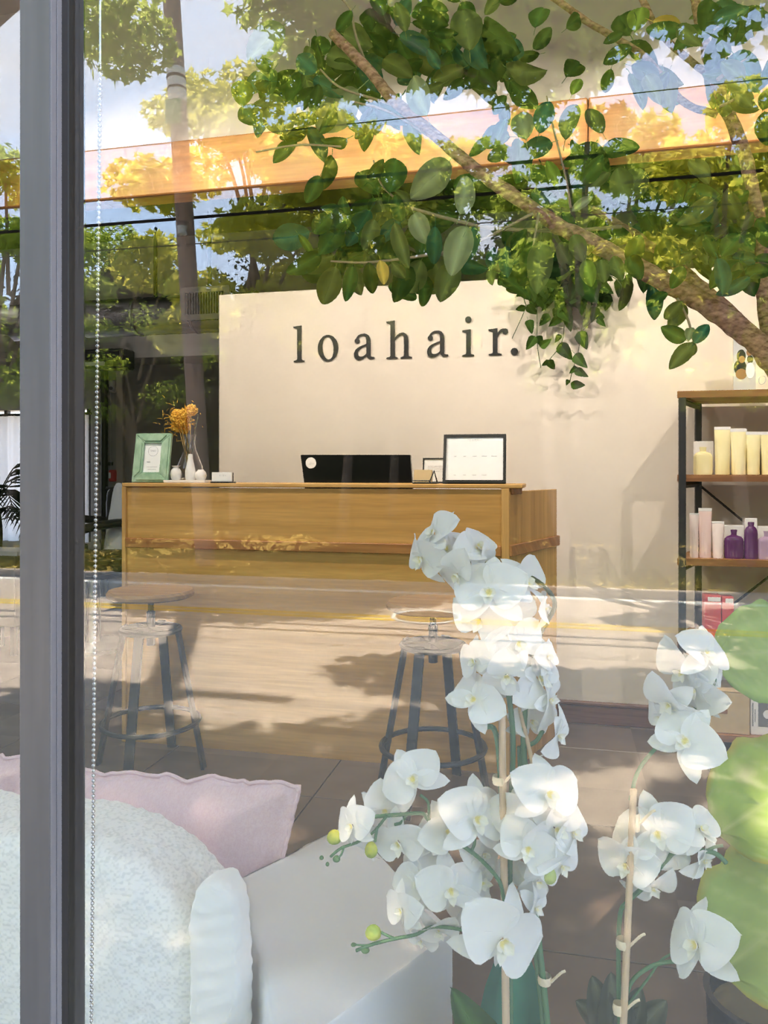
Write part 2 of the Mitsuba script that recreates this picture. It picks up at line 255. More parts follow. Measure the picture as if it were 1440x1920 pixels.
SPOT = 4.3
def spotlight(x, y, z, tx, ty, tz, I, label):
    k = thing('ceiling_spotlight', label, 'spotlight', 'track spotlights aimed at the partition wall'); o = np.array([x, y, z]); d = unit(np.array([tx, ty, tz]) - o); a = unit(np.cross(d, [0, 0, 1.0])); M = frame(o, a, np.cross(d, a), d)
    part(k, 'housing', lathe([(.028, -.01), (.032, -.01), (.034, -.13), (0, -.135), (0, -.13), (.028, -.12), (.028, -.01)], 20, M), 'm_black', 35); part(k, 'stem', tube([o - d * .08, [x, y - .02, HC]], .007, 6), 'm_black')
    scene[k + '__lamp'] = {'type': 'spot', 'intensity': {'type': 'rgb', 'value': [I, I * .89, I * .77]}, 'cutoff_angle': 48.0, 'beam_width': 30.0, 'to_world': ST().look_at(origin=(o + d * .004).tolist(), target=(o + d).tolist(), up=[0, 0.1, 1])}
for i, (x, tx) in enumerate(((-2.1, -1.5), (-1.3, -.9), (-.5, -.2), (.3, .6), (1.0, 1.2))):
    spotlight(x, 1.45, 2.70, tx, YM, 1.45, SPOT, ('fifth', 'fourth', 'third', 'second', 'first')[i] + ' black track spotlight from the shelving unit, aimed at the lettered wall')
# ---------------------------------------------------------------- lettering on the wall
def bez(p, n=14):
    p = np.array(p, float); t = np.linspace(0, 1, n)[:, None]
    return (1 - t) ** 3 * p[0] + 3 * (1 - t) ** 2 * t * p[1] + 3 * (1 - t) * t * t * p[2] + t ** 3 * p[3]
def brush(curves, widths):
    pts = np.vstack([bez(c) for c in curves]); w = np.interp(np.linspace(0, len(widths) - 1, len(pts)), range(len(widths)), widths)
    cs = [Point(p).buffer(max(r, .004) / 2, quad_segs=8) for p, r in zip(pts, w)]
    return unary_union([cs[i].union(cs[i + 1]).convex_hull for i in range(len(cs) - 1)])
def poly(*p): return Polygon(p)
def serif(x0, x1, a, b, y=0): return poly((x0, y), (x1, y), (x1, y + .035), (b + .02, y + .07), (b, y + .12), (a, y + .12), (a - .02, y + .07), (x0, y + .035))
def stem(a, b, top, x0, x1, flag): return unary_union([poly((a, 0), (b, 0), (b, top), (a, top - .1)), serif(x0, x1, a, b), poly((flag, top - .075), (flag, top - .035), (b, top), (b, top - .2), (a, top - .12))])
def glyph(c):
    if c == 'l': return stem(.15, .315, 1.43, 0, .44, -.01)
    if c == 'i': return stem(.15, .315, 1.0, 0, .44, 0).union(Point(.225, 1.37).buffer(.115))
    if c == '.': return Point(.13, .11).buffer(.13)
    if c == 'o':
        e = Point(.41, .5).buffer(1, quad_segs=24)
        return affinity.scale(e, .41, .515).difference(affinity.rotate(affinity.scale(e, .235, .455), 6))
    if c == 'h': return unary_union([stem(.15, .315, 1.46, 0, .43, -.01), brush([[(.31, .72), (.42, .9), (.6, 1.0), (.7, .9)], [(.7, .9), (.765, .83), (.765, .75), (.765, .6)]], [.05, .07, .12, .155, .165]), poly((.685, 0), (.85, 0), (.85, .65), (.685, .65)), serif(.55, .99, .685, .85)])
    if c == 'a': return unary_union([brush([[(.12, .72), (.12, .92), (.25, .965), (.36, .965)], [(.36, .965), (.5, .965), (.585, .88), (.585, .7)]], [.07, .06, .07, .13, .16]), Point(.13, .735).buffer(.095), poly((.505, .16), (.665, .1), (.665, .72), (.505, .72)),
        brush([[(.56, .6), (.4, .52), (.09, .48), (.085, .24)], [(.085, .24), (.085, .1), (.16, .05), (.25, .06)], [(.25, .06), (.36, .06), (.45, .12), (.53, .22)]], [.05, .06, .15, .175, .12, .07, .05]), brush([[(.585, .2), (.585, .08), (.64, .03), (.79, .06)]], [.16, .12, .05])])
    if c == 'r': return unary_union([stem(.15, .315, 1.0, 0, .47, -.01), brush([[(.31, .68), (.36, .84), (.46, .96), (.58, .93)]], [.05, .08, .08]), Point(.605, .87).buffer(.105)])
lt = thing('wall_lettering', 'black lowercase serif lettering fixed to the beige partition wall', 'sign lettering')
for c, zx in zip('loahair.', (66, 205, 411, 599, 830, 1033, 1185, 1311)):
    px = 530 + zx / 3.064; py = 570 + (330 - (zx - 100) * 0.0325) / 3.064
    o = P(px, py, YM); s = 0.1205 * 1.035
    part(lt, 'letter', extr(affinity.scale(glyph(c), s, s, origin=(0, 0)), 0.008, WALLM([o[0], YM - 0.0002, 1.685])), 'm_black')
# ================================================================ reception counter
YC = 2.165; cx0, cx1 = P(228, 900, YC)[0], P(955, 900, YC)[0]; zt = 1.094
rc = thing('reception_counter', 'golden plywood reception counter with a reddish rail across its front', 'counter')
part(rc, 'front_panel', cbox((cx0 + 0.015, YC + 0.012, 0.0), (cx1 - 0.02, YC + 0.03, zt - 0.02)), 'm_counter')
part(rc, 'top_board', cbox((cx0, YC, zt - 0.016), (cx1 + 0.05, YC + 0.27, zt), 0.003), 'm_counter_edge')
part(rc, 'stile', cbox((cx0, YC, 0), (cx0 + 0.018, YC + 0.03, zt - 0.016), 0.002), 'm_counter_stile'); part(rc, 'stile', cbox((cx1 - 0.03, YC, 0), (cx1, YC + 0.03, zt - 0.016), 0.002), 'm_counter_stile')
zr0, zr1 = 0.822, 0.862
part(rc, 'rail', cbox((cx0 + 0.018, YC - 0.006, zr0), (cx1 - 0.03, YC + 0.013, zr1), 0.003), 'm_rail', label='reddish brown rail across the counter front')
e = P(1044, 900, 2.66); sd = np.array([e[0] - cx1, e[1] - YC, 0]); L = np.linalg.norm(sd); sx = sd / L; sy = np.array([-sx[1], sx[0], 0])
SM = frame([cx1, YC, 0], sx, sy, [0, 0, 1])
part(rc, 'side_panel', moved(cbox((0.0, 0.0, 0), (L, 0.02, 1.066), 0.002), SM), 'm_counter_side')
part(rc, 'rail', moved(cbox((0.0, -0.012, zr0), (L + 0.008, 0.001, zr1 + 0.004), 0.003), SM), 'm_rail', label='reddish brown rail across the counter side')
part(rc, 'end_block', moved(cbox((0.012, -0.012, 1.055), (0.10, 0.03, 1.092), 0.003), SM), 'm_rail')
part(rc, 'work_surface', extr(Polygon([(cx0 + 0.02, YC + 0.03), (cx1 - 0.02, YC + 0.03), (e[0] - 0.03, e[1]), (cx0 + 0.02, e[1])]), 0.03, TR(0, 0, 0.76)), 'm_counter_edge')
part(rc, 'back_side_panel', cbox((cx0 + 0.018, YC + 0.03, 0), (cx0 + 0.036, YC + 0.47, zt - 0.016)), 'm_counter')
CT = zt
# green frame
gf = thing('framed_card', 'distressed green wooden picture frame propped at the end of the counter', 'picture frame')
def leaning(px0, px1, pyt, pyb, y, lean, yaw):
    o = P((px0 + px1) / 2, pyb, y); w = (px1 - px0) * mpp((px0 + px1) / 2, y); h = (pyb - pyt) * mpp((px0 + px1) / 2, y)
    o[2] = CT; return TR(*o) @ RZ(yaw) @ RX(-lean), w, h / math.cos(lean)
M, w, h = leaning(248, 318, 811, 903, 2.245, 0.22, 0.12)
o_, i_ = sbox(-w / 2, 0.0, w / 2, h), sbox(-w * 0.24, h * 0.2, w * 0.24, h * 0.8)
FR = M @ frame([0, 0, 0], [1, 0, 0], [0, 0, 1], [0, -1, 0])
for a in ([(-.5, 0), (.5, 0), (.24, .2), (-.24, .2)], [(-.5, 1), (.5, 1), (.24, .8), (-.24, .8)], [(-.5, 0), (-.5, 1), (-.24, .8), (-.24, .2)], [(.5, 0), (.5, 1), (.24, .8), (.24, .2)]):
    q = Polygon([(x * w, y * h) for x, y in a]).buffer(-0.0006); part(gf, 'moulding', cat([extr(q, 0.016, FR), extr(q.buffer(-0.008), 0.022, FR)]), 'm_green_frame')
part(gf, 'card', extr(i_, 0.006, FR), 'm_paper', label='white card with fine grey print')
part(gf, 'print', cat([extr(Point(0, h * .64).buffer(w * .14).difference(Point(0, h * .64).buffer(w * .13)), 0.0068, FR)] + [extr(sbox(-w * a, h * b, w * a, h * (b + .008)), 0.0068, FR) for a, b in ((.07, .63), (.09, .655), (.12, .26), (.15, .31))] + [extr(sbox(-w * .15, h * .4, -w * .06, h * .43), 0.0068, FR)]), 'm_ink_pale')
part(gf, 'strut', moved(cbox((-0.02, 0.0, 0.005), (0.02, 0.004, h * 0.55)), M @ TR(0, 0.012 + .41 * h * .55, 0.02) @ RX(0.42)), 'm_black')
# tray and vases
yv = 2.26
def on(px, y=yv): o = P(px, 900, y); o[2] = CT; return o
ty = thing('vase_tray', 'shallow white rectangular tray holding the three small white vases', 'tray')
a, b = on(315)[0], on(392)[0]
part(ty, 'base', cbox((a, yv - 0.04, CT), (b, yv + 0.04, CT + 0.006), 0.002), 'm_ceramic')
part(ty, 'rim', cat([cbox((a, yv - 0.04, CT + .005), (b, yv - 0.036, CT + 0.012)), cbox((a, yv + 0.036, CT + .005), (b, yv + 0.04, CT + 0.012)), cbox((a, yv - .04, CT + .005), (a + .004, yv + 0.04, CT + 0.012)), cbox((b - .004, yv - .04, CT + .005), (b, yv + 0.04, CT + 0.012))]), 'm_ceramic')
k = mpp(350, yv)
def vase(px, prof, label):
    o = on(px); return one('ceramic_vase', lathe([(r * k, z * k) for r, z in prof], 28, TR(o[0], o[1], CT + 0.006)), 'm_ceramic', label, 'vase', None, None, 40)
vase(330, [(0, 0), (6, 0), (9.5, 7), (10.5, 14), (9.5, 20), (6, 25), (5.5, 27), (9, 29.5), (8, 29.5), (4.5, 27), (4, 24), (0, 22)], 'squat white urn-shaped vase with a flared lip beside the green frame')
vase(357, [(0, 0), (8, 0), (10, 10), (9.5, 20), (7, 32), (4.8, 42), (4.3, 51), (3.6, 51), (4, 42), (0, 36)], 'tallest white bottle-shaped vase on the tray')
vase(376.5, [(0, 0), (6, 0), (9.5, 5), (11, 11), (9.5, 17), (6, 20.5), (5.4, 22), (4.6, 22), (5, 19), (0, 16)], 'round ball-shaped white vase on the tray')
# clear vase with dried flowers
yg = 2.36; o = on(356, yg); kg = mpp(356, yg)
gv = thing('glass_vase', 'clear glass vase holding dried yellow flowers behind the white vases', 'vase')
part(gv, 'vessel', lathe([(0, 0.002), (17 * kg, 0.002), (26 * kg, 10 * kg), (24 * kg, 30 * kg), (12 * kg, 60 * kg), (9 * kg, 75 * kg), (12 * kg, 90 * kg), (11 * kg, 90 * kg), (8 * kg, 75 * kg), (11 * kg, 60 * kg), (22.5 * kg, 30 * kg), (24 * kg, 11 * kg), (15 * kg, 5 * kg), (0, 5 * kg)], 28, TR(*o)), 'm_glass', 40)
bq = thing('dried_bouquet', 'bunch of dried orange and yellow flowers with brown stems in the clear vase', 'dried flowers')
hd = []
for i in range(11):
    q = P(342 + rng.uniform(-20, 22), 785 + rng.uniform(-16, 18), yg + rng.uniform(-0.04, 0.04)); r = rng.uniform(8, 12) * kg
    s = trimesh.creation.icosphere(subdivisions=3, radius=1.0); s.vertices *= (r * (0.55 + 0.8 * nnoise(np.array(s.vertices) * 5 + i * 9, i)))[:, None]; s.apply_translation(q)
    part(bq, 'flower_head', s, 'm_dried'); part(bq, 'stem', tube(spline([o + [0, 0, 0.03], (o + q) / 2 + [rng.uniform(-.008, .008), 0, .04], q], 5), 0.0014, 5), 'm_straw')
fil = []
for i in range(150):
    c = P(338 + rng.normal(0, 17), 790 + rng.normal(0, 15), yg + rng.uniform(-.05, .05)); d = unit(rng.normal(0, 1, 3) + np.array([-.5, 0, .5])); l = rng.uniform(.012, .032)
    fil.append(tube([c, c + d * l * .5, c + d * l + [0, 0, -.004]], [.0016, .0011, .0004], 4))
part(bq, 'wisps', cat(fil), 'm_dried', kind='stuff')
part(bq, 'blade', tube(spline([o + [0.01, 0, .05], P(362, 830, yg), P(372, 776, yg)], 6), [.003] * 6 + [.0025] * 6 + [.001], 5), 'm_stem_dark', label='dark green pointed blade')
# card holder, monitor, small frame, note holder, big framed sheet
ch = thing('card_holder', 'black wire holder with white cards near the clear vase', 'card holder'); a, b = on(398, 2.21), on(438, 2.21)
part(ch, 'cards', cbox((a[0], 2.205, CT + 0.006), (b[0] - 0.006, 2.222, CT + 0.045), 0.001), 'm_paper'); part(ch, 'base', cbox((a[0], 2.19, CT), (b[0], 2.235, CT + 0.006), 0.002), 'm_black')
part(ch, 'bracket', tube([[b[0] - .004, 2.20, CT + .004], [b[0] + .002, 2.20, CT + .008], [b[0] + .002, 2.20, CT + .036], [b[0] - .004, 2.215, CT + .042]], 0.002, 6), 'm_black')
part(ch, 'print', cat([extr(sbox((a[0] + b[0]) / 2 - 0.012 + i * .008, CT + .03, (a[0] + b[0]) / 2 - 0.009 + i * .008, CT + .033), 0.0003, frame([0, 2.205, 0], [1, 0, 0], [0, 0, 1], [0, -1, 0])) for i in range(4)]), 'm_ink_pale')
mo = thing('computer_monitor', 'wide black monitor seen from behind with a round white sticker', 'monitor'); ym = 2.50
A, Bq, C, D = P(565, 853, ym + .01), P(770, 853, ym + .01), P(774, 925, ym), P(573, 925, ym)
ln = np.array([A, Bq, C, D]); q = Polygon([(p[0], p[2]) for p in (A, Bq, C, D)])
part(mo, 'shell', extr(q.buffer(-0.004).buffer(0.004), 0.02, frame([0, ym + .02, 0], [1, 0, 0], [0, 0, 1], [0, -1, 0])), 'm_screen')
part(mo, 'stand', cat([cbox(((A[0] + Bq[0]) / 2 - .03, ym + .02, .79), ((A[0] + Bq[0]) / 2 + .03, ym + .035, 1.1)), cbox(((A[0] + Bq[0]) / 2 - .1, ym - .06, .79), ((A[0] + Bq[0]) / 2 + .1, ym + .08, .80), .002)]), 'm_black')
so = P(583, 868, ym); SO = frame([so[0], ym - 0.0, so[2]], [1, 0, 0], [0, 0, 1], [0, -1, 0])
st = part(mo, 'sticker', extr(Point(0, 0).buffer(10.5 * mpp(583, ym)), 0.0006, SO), 'm_paper', label='round white sticker with grey print')
part(st, 'print', cat([extr(sbox(-a_, z, b_, z + .0014), 0.0009, SO) for a_, b_, z in ((.012, .012, -.006), (.006, .004, .002), (.006, .016, -.002), (.006, .008, -.010))]), 'm_ink_pale')
sf = thing('framed_notice', 'small black framed notice partly behind the large framed sheet', 'picture frame'); ys = 2.395
A, C = P(793, 859, ys), P(850, 904, ys); A2, Ai = CT, None; FRM = frame([A[0], ys, CT], unit([1, .0, 0]), [0.0, .1, .995], [0, -.995, .1]); w, h = C[0] - A[0], A[2] - CT
part(sf, 'frame', extr(sbox(0, 0, w, h).difference(sbox(.005, .005, w - .005, h - .005)), .01, FRM), 'm_black'); part(sf, 'sheet', extr(sbox(.004, .004, w - .004, h - .004), .006, FRM), 'm_paper')
part(sf, 'print', cat([extr(sbox(.02, h * f, w * .8, h * f + .002), .0066, FRM) for f in (.45, .52, .59, .66)]), 'm_ink_pale')
nh = thing('note_holder', 'black metal stand with kraft cards beside the monitor', 'card holder'); a, b = on(775, 2.24), on(820, 2.24)
part(nh, 'cards', moved(cbox((0, 0, 0), ((b[0] - a[0]) * .75, .02, .05), .001), TR(a[0], 2.245, CT + .006) @ RX(-.2)), 'm_kraft'); part(nh, 'base', cbox((a[0], 2.215, CT), (b[0], 2.29, CT + .005), .002), 'm_black')
part(nh, 'wire', tube([[b[0] - .028, 2.22, CT + .006], [b[0] - .012, 2.235, CT + .05], [b[0] - .002, 2.25, CT + .006]], .0028, 6), 'm_black'); part(nh, 'wire', tube([[a[0], 2.22, CT + .012], [b[0] - .03, 2.22, CT + .012], [b[0] - .022, 2.222, CT + .004]], .0022, 6), 'm_black')
bf = thing('framed_price_sheet', 'large black framed white sheet propped on the counter beside the small frame', 'picture frame')
M, w, h = leaning(830, 948, 815, 907, 2.25, 0.30, 0.05); FR = M @ frame([0, 0, 0], [1, 0, 0], [0, 0, 1], [0, -1, 0])
part(bf, 'frame', extr(sbox(-w / 2, 0, w / 2, h).difference(sbox(-w / 2 + .011, .011, w / 2 - .011, h - .011)), .014, FR), 'm_black'); part(bf, 'sheet', extr(sbox(-w / 2 + .01, .01, w / 2 - .01, h - .01), .008, FR), 'm_paper')
part(bf, 'strut', moved(cbox((-0.02, 0.0, 0.005), (0.02, 0.004, h * 0.5)), M @ TR(0, 0.006 + .52 * h * .5, 0.035) @ RX(0.55)), 'm_black')
tx = text_mesh('l o a h a i r', 0.0085, 0.0004); tx.apply_translation([-tx.extents[0] / 2, h * .875, .0081])
part(bf, 'heading', moved(tx, FR), 'm_ink_pale', label='small grey letter-spaced heading')
part(bf, 'captions', cat([extr(sbox(w * (x - .035 * u), h * z, w * (x + .035 * u), h * z + .0022), .0085, FR) for z, xs in ((.545, (-.31, -.155, 0, .155, .31)), (.16, (-.31, -.155, 0, .155))) for x, u in zip(xs, (.5, .6, 1, 1.2, 1.3))]), 'm_ink_pale', kind='stuff')
# ================================================================ stools
def stool(px, y, label, rz):
    c = P(px, 900, y); k = thing('bar_stool', label, 'bar stool')
    M0 = TR(c[0], c[1], 0) @ RZ(rz)
    leg = None
    for i in range(4):
        a = math.pi / 4 + i * math.pi / 2; d = np.array([math.cos(a), math.sin(a), 0]); s = np.array([-d[1], d[0], 0])
        p0, p1 = d * 0.212, d * 0.105 + [0, 0, .545]; ax = unit(p1 - p0); n = np.cross(s, ax)
        part(k, 'leg', moved(cbox((-0.0175, -0.006, 0.0), (0.0175, 0.006, np.linalg.norm(p1 - p0)), .0015), M0 @ frame(p0, s, n, ax)), 'm_steel_black')
    part(k, 'footrest_ring', moved(ringtube([0, 0, .175], .182, .0095, 44, 8), M0), 'm_steel_black', 40)
    part(k, 'top_frame', moved(cat([ringtube([0, 0, .53], .108, .011, 36, 8), cbox((-.105, -.016, .518), (.105, .016, .542)), cbox((-.016, -.105, .518), (.016, .105, .542))]), M0), 'm_steel_black')
    part(k, 'screw_post', moved(lathe([(0, .47), (.016, .47), (.016, .60), (.011, .60), (.011, .66), (0, .66)], 16), M0), 'm_steel_black')
    part(k, 'seat', moved(lathe([(0, .655), (.15, .655), (.163, .662), (.165, .674), (.158, .685), (0, .682)], 40), M0), 'm_seatwood', 35)
stool(283, 1.945, 'black metal bar stool with ring footrest standing below the green frame', 0.12 + math.radians(45))
stool(812, 1.925, 'black metal bar stool with ring footrest standing behind the tall orchid', -0.10 + math.radians(35))
# ================================================================ product shelf
YF, YK = 2.50, 2.80; sx0 = P(1270, 900, YF)[0]; sx1 = sx0 + 0.95
sh = thing('shelving_unit', 'black metal shelving unit with dark wood boards against the beige wall', 'shelving unit')
ZB = [1.436, 1.102, 0.768, 0.436, 0.075]; pw = 0.0225
fx = P(1279, 900, YF)[0]; bx = P(1309, 900, YK)[0]
for z in ZB: part(sh, 'board', extr(Polygon([(sx0, YF + .004), (sx1, YF + .004), (sx1, YK + .02), (bx - .035, YK + .02)]), .027, TR(0, 0, z)), 'm_shelf')
for x, y in ((fx, YF), (bx, YK - .0), (sx1 - .03, YF), (sx1 - .08, YK)): part(sh, 'post', cbox((x - pw / 2 - .002, y - pw / 2, 0), (x + pw / 2 + .002, y + pw / 2, 1.436), .002), 'm_steel_black')
for z in ZB[:4]: part(sh, 'side_bar', tube([[fx, YF, z - .014], [bx, YK, z - .014]], .013, 4), 'm_steel_black')
part(sh, 'cross_brace', tube([[bx + .01, YK + .012, 1.08], [sx1 - .09, YK + .012, .45]], .0055, 6), 'm_steel_black'); part(sh, 'cross_brace', tube([[bx + .01, YK + .024, .45], [sx1 - .09, YK + .024, 1.08]], .0055, 6), 'm_steel_black')
def tubeprod(px0, px1, pyt, pyb, zs, y, mat, label, group, capc='m_carton', caph=.13):
    """A squeeze tube standing on its cap: round below, pressed flat at the crimped top."""
    pxm = (px0 + px1) / 2; k = mpp(pxm, y); c = P(pxm, 900, y); w, h = (px1 - px0) * k / 2, (pyb - pyt) * k; hc = caph * h
    t = thing('squeeze_tube', label, 'tube', group); V, fcs, n = [], [], 20
    zz = np.linspace(0, 1, 9)
    for z in zz:
        rx = w * (0.86 + 0.14 * z); ry = w * 0.78 * (1 - z ** 1.6) + .0014
        a = np.arange(n) * 2 * np.pi / n; V.append(np.stack([c[0] + rx * np.cos(a), c[1] + ry * np.sin(a), np.full(n, zs + hc + (h - hc) * .93 * z)], 1))
    for i in range(8):
        for j in range(n): fcs.append((i * n + j, i * n + (j + 1) % n, (i + 1) * n + (j + 1) % n, (i + 1) * n + j))
    part(t, 'body', (np.vstack(V), np.array(fcs)), mat, True)
    part(t, 'crimp', cbox((c[0] - w, c[1] - .002, zs + hc + (h - hc) * .925), (c[0] + w, c[1] + .002, zs + h), .0008), capc)
    part(t, 'cap', lathe([(0, 0), (w * .84, 0), (w * .88, hc * .1), (w * .88, hc), (0, hc)], 24, TR(c[0], c[1], zs)), mat, 35)
    return t
def carton(px0, px1, pyt, zs, y, label, group, dep=.05, mat='m_carton', name='product_carton'):
    k = mpp((px0 + px1) / 2, y); a, b = P(px0, 900, y)[0], P(px1, 900, y)[0]; zt_ = P((px0 + px1) / 2, pyt, y)[2]
    t = thing(name, label, 'box', group); part(t, 'body', cbox((a, y, zs), (b, y + dep, zt_ - .002), .0012), mat); part(t, 'lid', cbox((a + .0006, y + .0006, zt_ - .002), (b - .0006, y + dep - .0006, zt_), .0006), mat); return t
def bottle(px0, px1, pyt, zs, y, mat, label, group, neck=.3, sh=.72, flat=.55):
    k = mpp((px0 + px1) / 2, y); c = P((px0 + px1) / 2, 900, y); w = (px1 - px0) * k / 2; h = P((px0 + px1) / 2, pyt, y)[2] - zs
    t = thing('product_bottle', label, 'bottle', group)
    b = lathe([(0, 0), (.94, 0), (1, .03 * 3), (1, sh - .12), (.93, sh - .03), (.75, sh + .04), (neck, sh + .09), (neck * .95, .90), (0, .90)], 32); b.vertices *= [w, w * flat, h]; b.apply_translation([c[0], c[1], zs]); part(t, 'body', b, mat, 40)
    s = lathe([(0, .885), (neck * 1.0, .885), (neck * 1.15, .98), (neck * 1.1, 1.0), (0, 1.0)], 24); s.vertices *= [w, max(w * flat, .004), h]; s.apply_translation([c[0], c[1], zs]); part(t, 'stopper', s, mat, 40); return t
z2, z3, z4, z5 = ZB[1] + .027, ZB[2] + .027, ZB[3] + .027, ZB[4] + .027; yp, yb = YF + .055, YF + .10
carton(1304, 1338, 827, z2, yb, 'white carton behind the short yellow bottle on the upper shelf', 'cartons on the shelf')
bottle(1301, 1335, 838, z2, yp, 'm_yellow', 'short pale yellow bottle at the post end of the upper shelf', None, .33, .74)
for i, (a, b, t_) in enumerate(((1340, 1369, 801), (1370, 1399, 805), (1399, 1425, 811), (1427, 1452, 811))):
    lab = ('tallest pale yellow squeeze tube next to the short yellow bottle', 'pale yellow squeeze tube second from the short yellow bottle', 'pale yellow tapered tube in front of a white carton', 'pale yellow tube cut by the picture edge on the upper shelf')[min(i, 3)]
    tubeprod(a, b, t_, 891, z2, yp, 'm_yellow', lab, 'yellow tubes on the upper shelf')
    if i != 0: carton(a + 1, b, t_ - 2, z2, yb, ('', 'white carton behind the second yellow tube', 'white carton behind the tapered yellow tube', 'white carton behind the yellow tubes at the picture edge')[min(i, 3)], 'cartons on the shelf')
tubeprod(1293, 1310, 964, 1047, z3, yp, 'm_pale_pink', 'slim pale pink tube with a white band beside the shelf post', 'pink tubes on the middle shelf', caph=.55)
tubeprod(1310, 1334, 955, 1048, z3, yp, 'm_pink', 'tallest pink squeeze tube on the middle shelf', 'pink tubes on the middle shelf')
tubeprod(1335, 1357, 979, 1048, z3, yp, 'm_pale_pink', 'short pale pink tube next to the wide purple bottle', 'pink tubes on the middle shelf')
carton(1358, 1395, 985, z3, yb, 'white carton behind the wide purple bottle', 'cartons on the shelf'); bottle(1359, 1393, 993, z3, yp, 'm_purple', 'wide-shouldered dark purple bottle on the middle shelf', None, .3, .72)
carton(1397, 1420, 971, z3, yb, 'tall white carton behind the slim purple bottle', 'cartons on the shelf'); bottle(1396, 1420, 979, z3, yp, 'm_purple', 'tall slim dark purple bottle on the middle shelf', None, .42, .80, .7)
carton(1421, 1455, 987, z3, yb, 'white carton behind the lilac bottle', 'cartons on the shelf'); bottle(1421, 1455, 996, z3, yp, 'm_lilac', 'wide lilac bottle beside the purple bottles', None, .3, .72)
def redbox(a, b, t_, y, label):
    k = carton(a, b, t_ + 5, z4, y, label, 'red product boxes', .06, 'm_red', 'red_box'); part(k, 'label', cbox((P(a + 6, 900, y)[0], y - .0012, P(a, t_ + 16, y)[2]), (P(b - 1, 900, y)[0], y + .0004, P(a, t_ + 8, y)[2])), 'm_carton', label='white label strip')
redbox(1321, 1352, 1111, yp, 'red product box with white top on the lower shelf'); redbox(1354, 1376, 1114, yp, 'smaller red product box on the lower shelf next to its larger twin')
cb = thing('cardboard_box', 'plain brown cardboard box with a tape patch on the lowest shelf', 'box'); a, b, zt_ = P(1318, 900, yp)[0], P(1403, 900, yp)[0], P(1370, 1294, yp)[2]
part(cb, 'body', cbox((a, yp - .03, z5), (b, yp + .16, zt_), .003), 'm_cardboard'); part(cb, 'flap', cbox((a + .001, yp - .031, zt_), (b - .001, yp + .06, zt_ + .003)), 'm_cardboard'); part(cb, 'tape', cbox((P(1328, 900, yp)[0], yp - .0315, P(1340, 1333, yp)[2]), (P(1361, 900, yp)[0], yp - .0295, P(1340, 1314, yp)[2])), 'm_tape', label='brown tape patch')
wb = thing('printed_carton', 'white printed carton with a black picture beside the cardboard box', 'box'); a, b, zt_ = P(1405, 900, yp)[0], P(1470, 900, yp)[0], P(1420, 1296, yp)[2]
part(wb, 'body', cbox((a, yp - .02, z5), (b, yp + .12, zt_), .002), 'm_carton'); part(wb, 'lid', cbox((a + .001, yp - .021, zt_), (b - .001, yp + .12, zt_ + .002)), 'm_carton')
WM = frame([a, yp - .02, z5], [1, 0, 0], [0, 0, 1], [0, -1, 0]); W_, H_ = b - a, zt_ - z5
part(wb, 'print', cat([extr(sbox(W_ * .22, H_ * .2, W_ * .5, H_ * .78).difference(Point(W_ * .5, H_ * .5).buffer(W_ * .14)), .0006, WM), extr(sbox(W_ * .05, H_ * .2, W_ * .08, H_ * .75), .0006, WM), extr(sbox(W_ * .12, H_ * .3, W_ * .14, H_ * .6), .0006, WM)]), 'm_ink')
# display cards on top of the shelf
dc = thing('photo_display_card', 'upright card with a dark photo strip standing on top of the shelving unit', 'display card'); yd = YF + .12; zt2 = ZB[0] + .027
a, b, c_ = P(1375, 900, yd)[0], P(1417, 900, yd)[0], P(1475, 900, yd)[0]; ztop = P(1390, 612, yd)[2]
part(dc, 'board', cbox((a, yd, zt2), (c_, yd + .01, ztop), .001), 'm_wall'); DM = frame([a, yd, zt2], [1, 0, 0], [0, 0, 1], [0, -1, 0]); W_, H_ = b - a, ztop - zt2
part(dc, 'photo', extr(sbox(0, 0, W_, H_), .001, DM), 'm_ink_pale')
def blob(x, y, rx, ry): return affinity.scale(Point(x * W_, y * H_).buffer(1, quad_segs=8), rx * W_, ry * H_)
part(dc, 'dark_shapes', extr(unary_union([blob(.35, .55, .2, .1), blob(.3, .38, .28, .12), sbox(W_ * .45, H_ * .72, W_, H_ * .95), blob(.75, .5, .14, .06)]), .0016, DM), 'm_black')
part(dc, 'warm_shapes', extr(unary_union([blob(.38, .5, .14, .055), blob(.35, .28, .25, .08), blob(.7, .6, .12, .05)]), .0022, DM), 'm_tape'); part(dc, 'white_shapes', extr(unary_union([blob(.75, .33, .2, .12), blob(.2, .85, .2, .06)]), .0026, DM), 'm_paper')
part(dc, 'script_letter', extr(brush([[(.25, .9), (-.1, .8), (-.1, .1), (.2, .1)], [(.2, .1), (.6, .1), (.7, .9), (.3, .85)]], [.03, .09, .04, .08, .03]), .0016, DM @ TR(W_ + .012, H_ * .1, 0) @ SC(.045, .045, 1)), 'm_ink_pale')
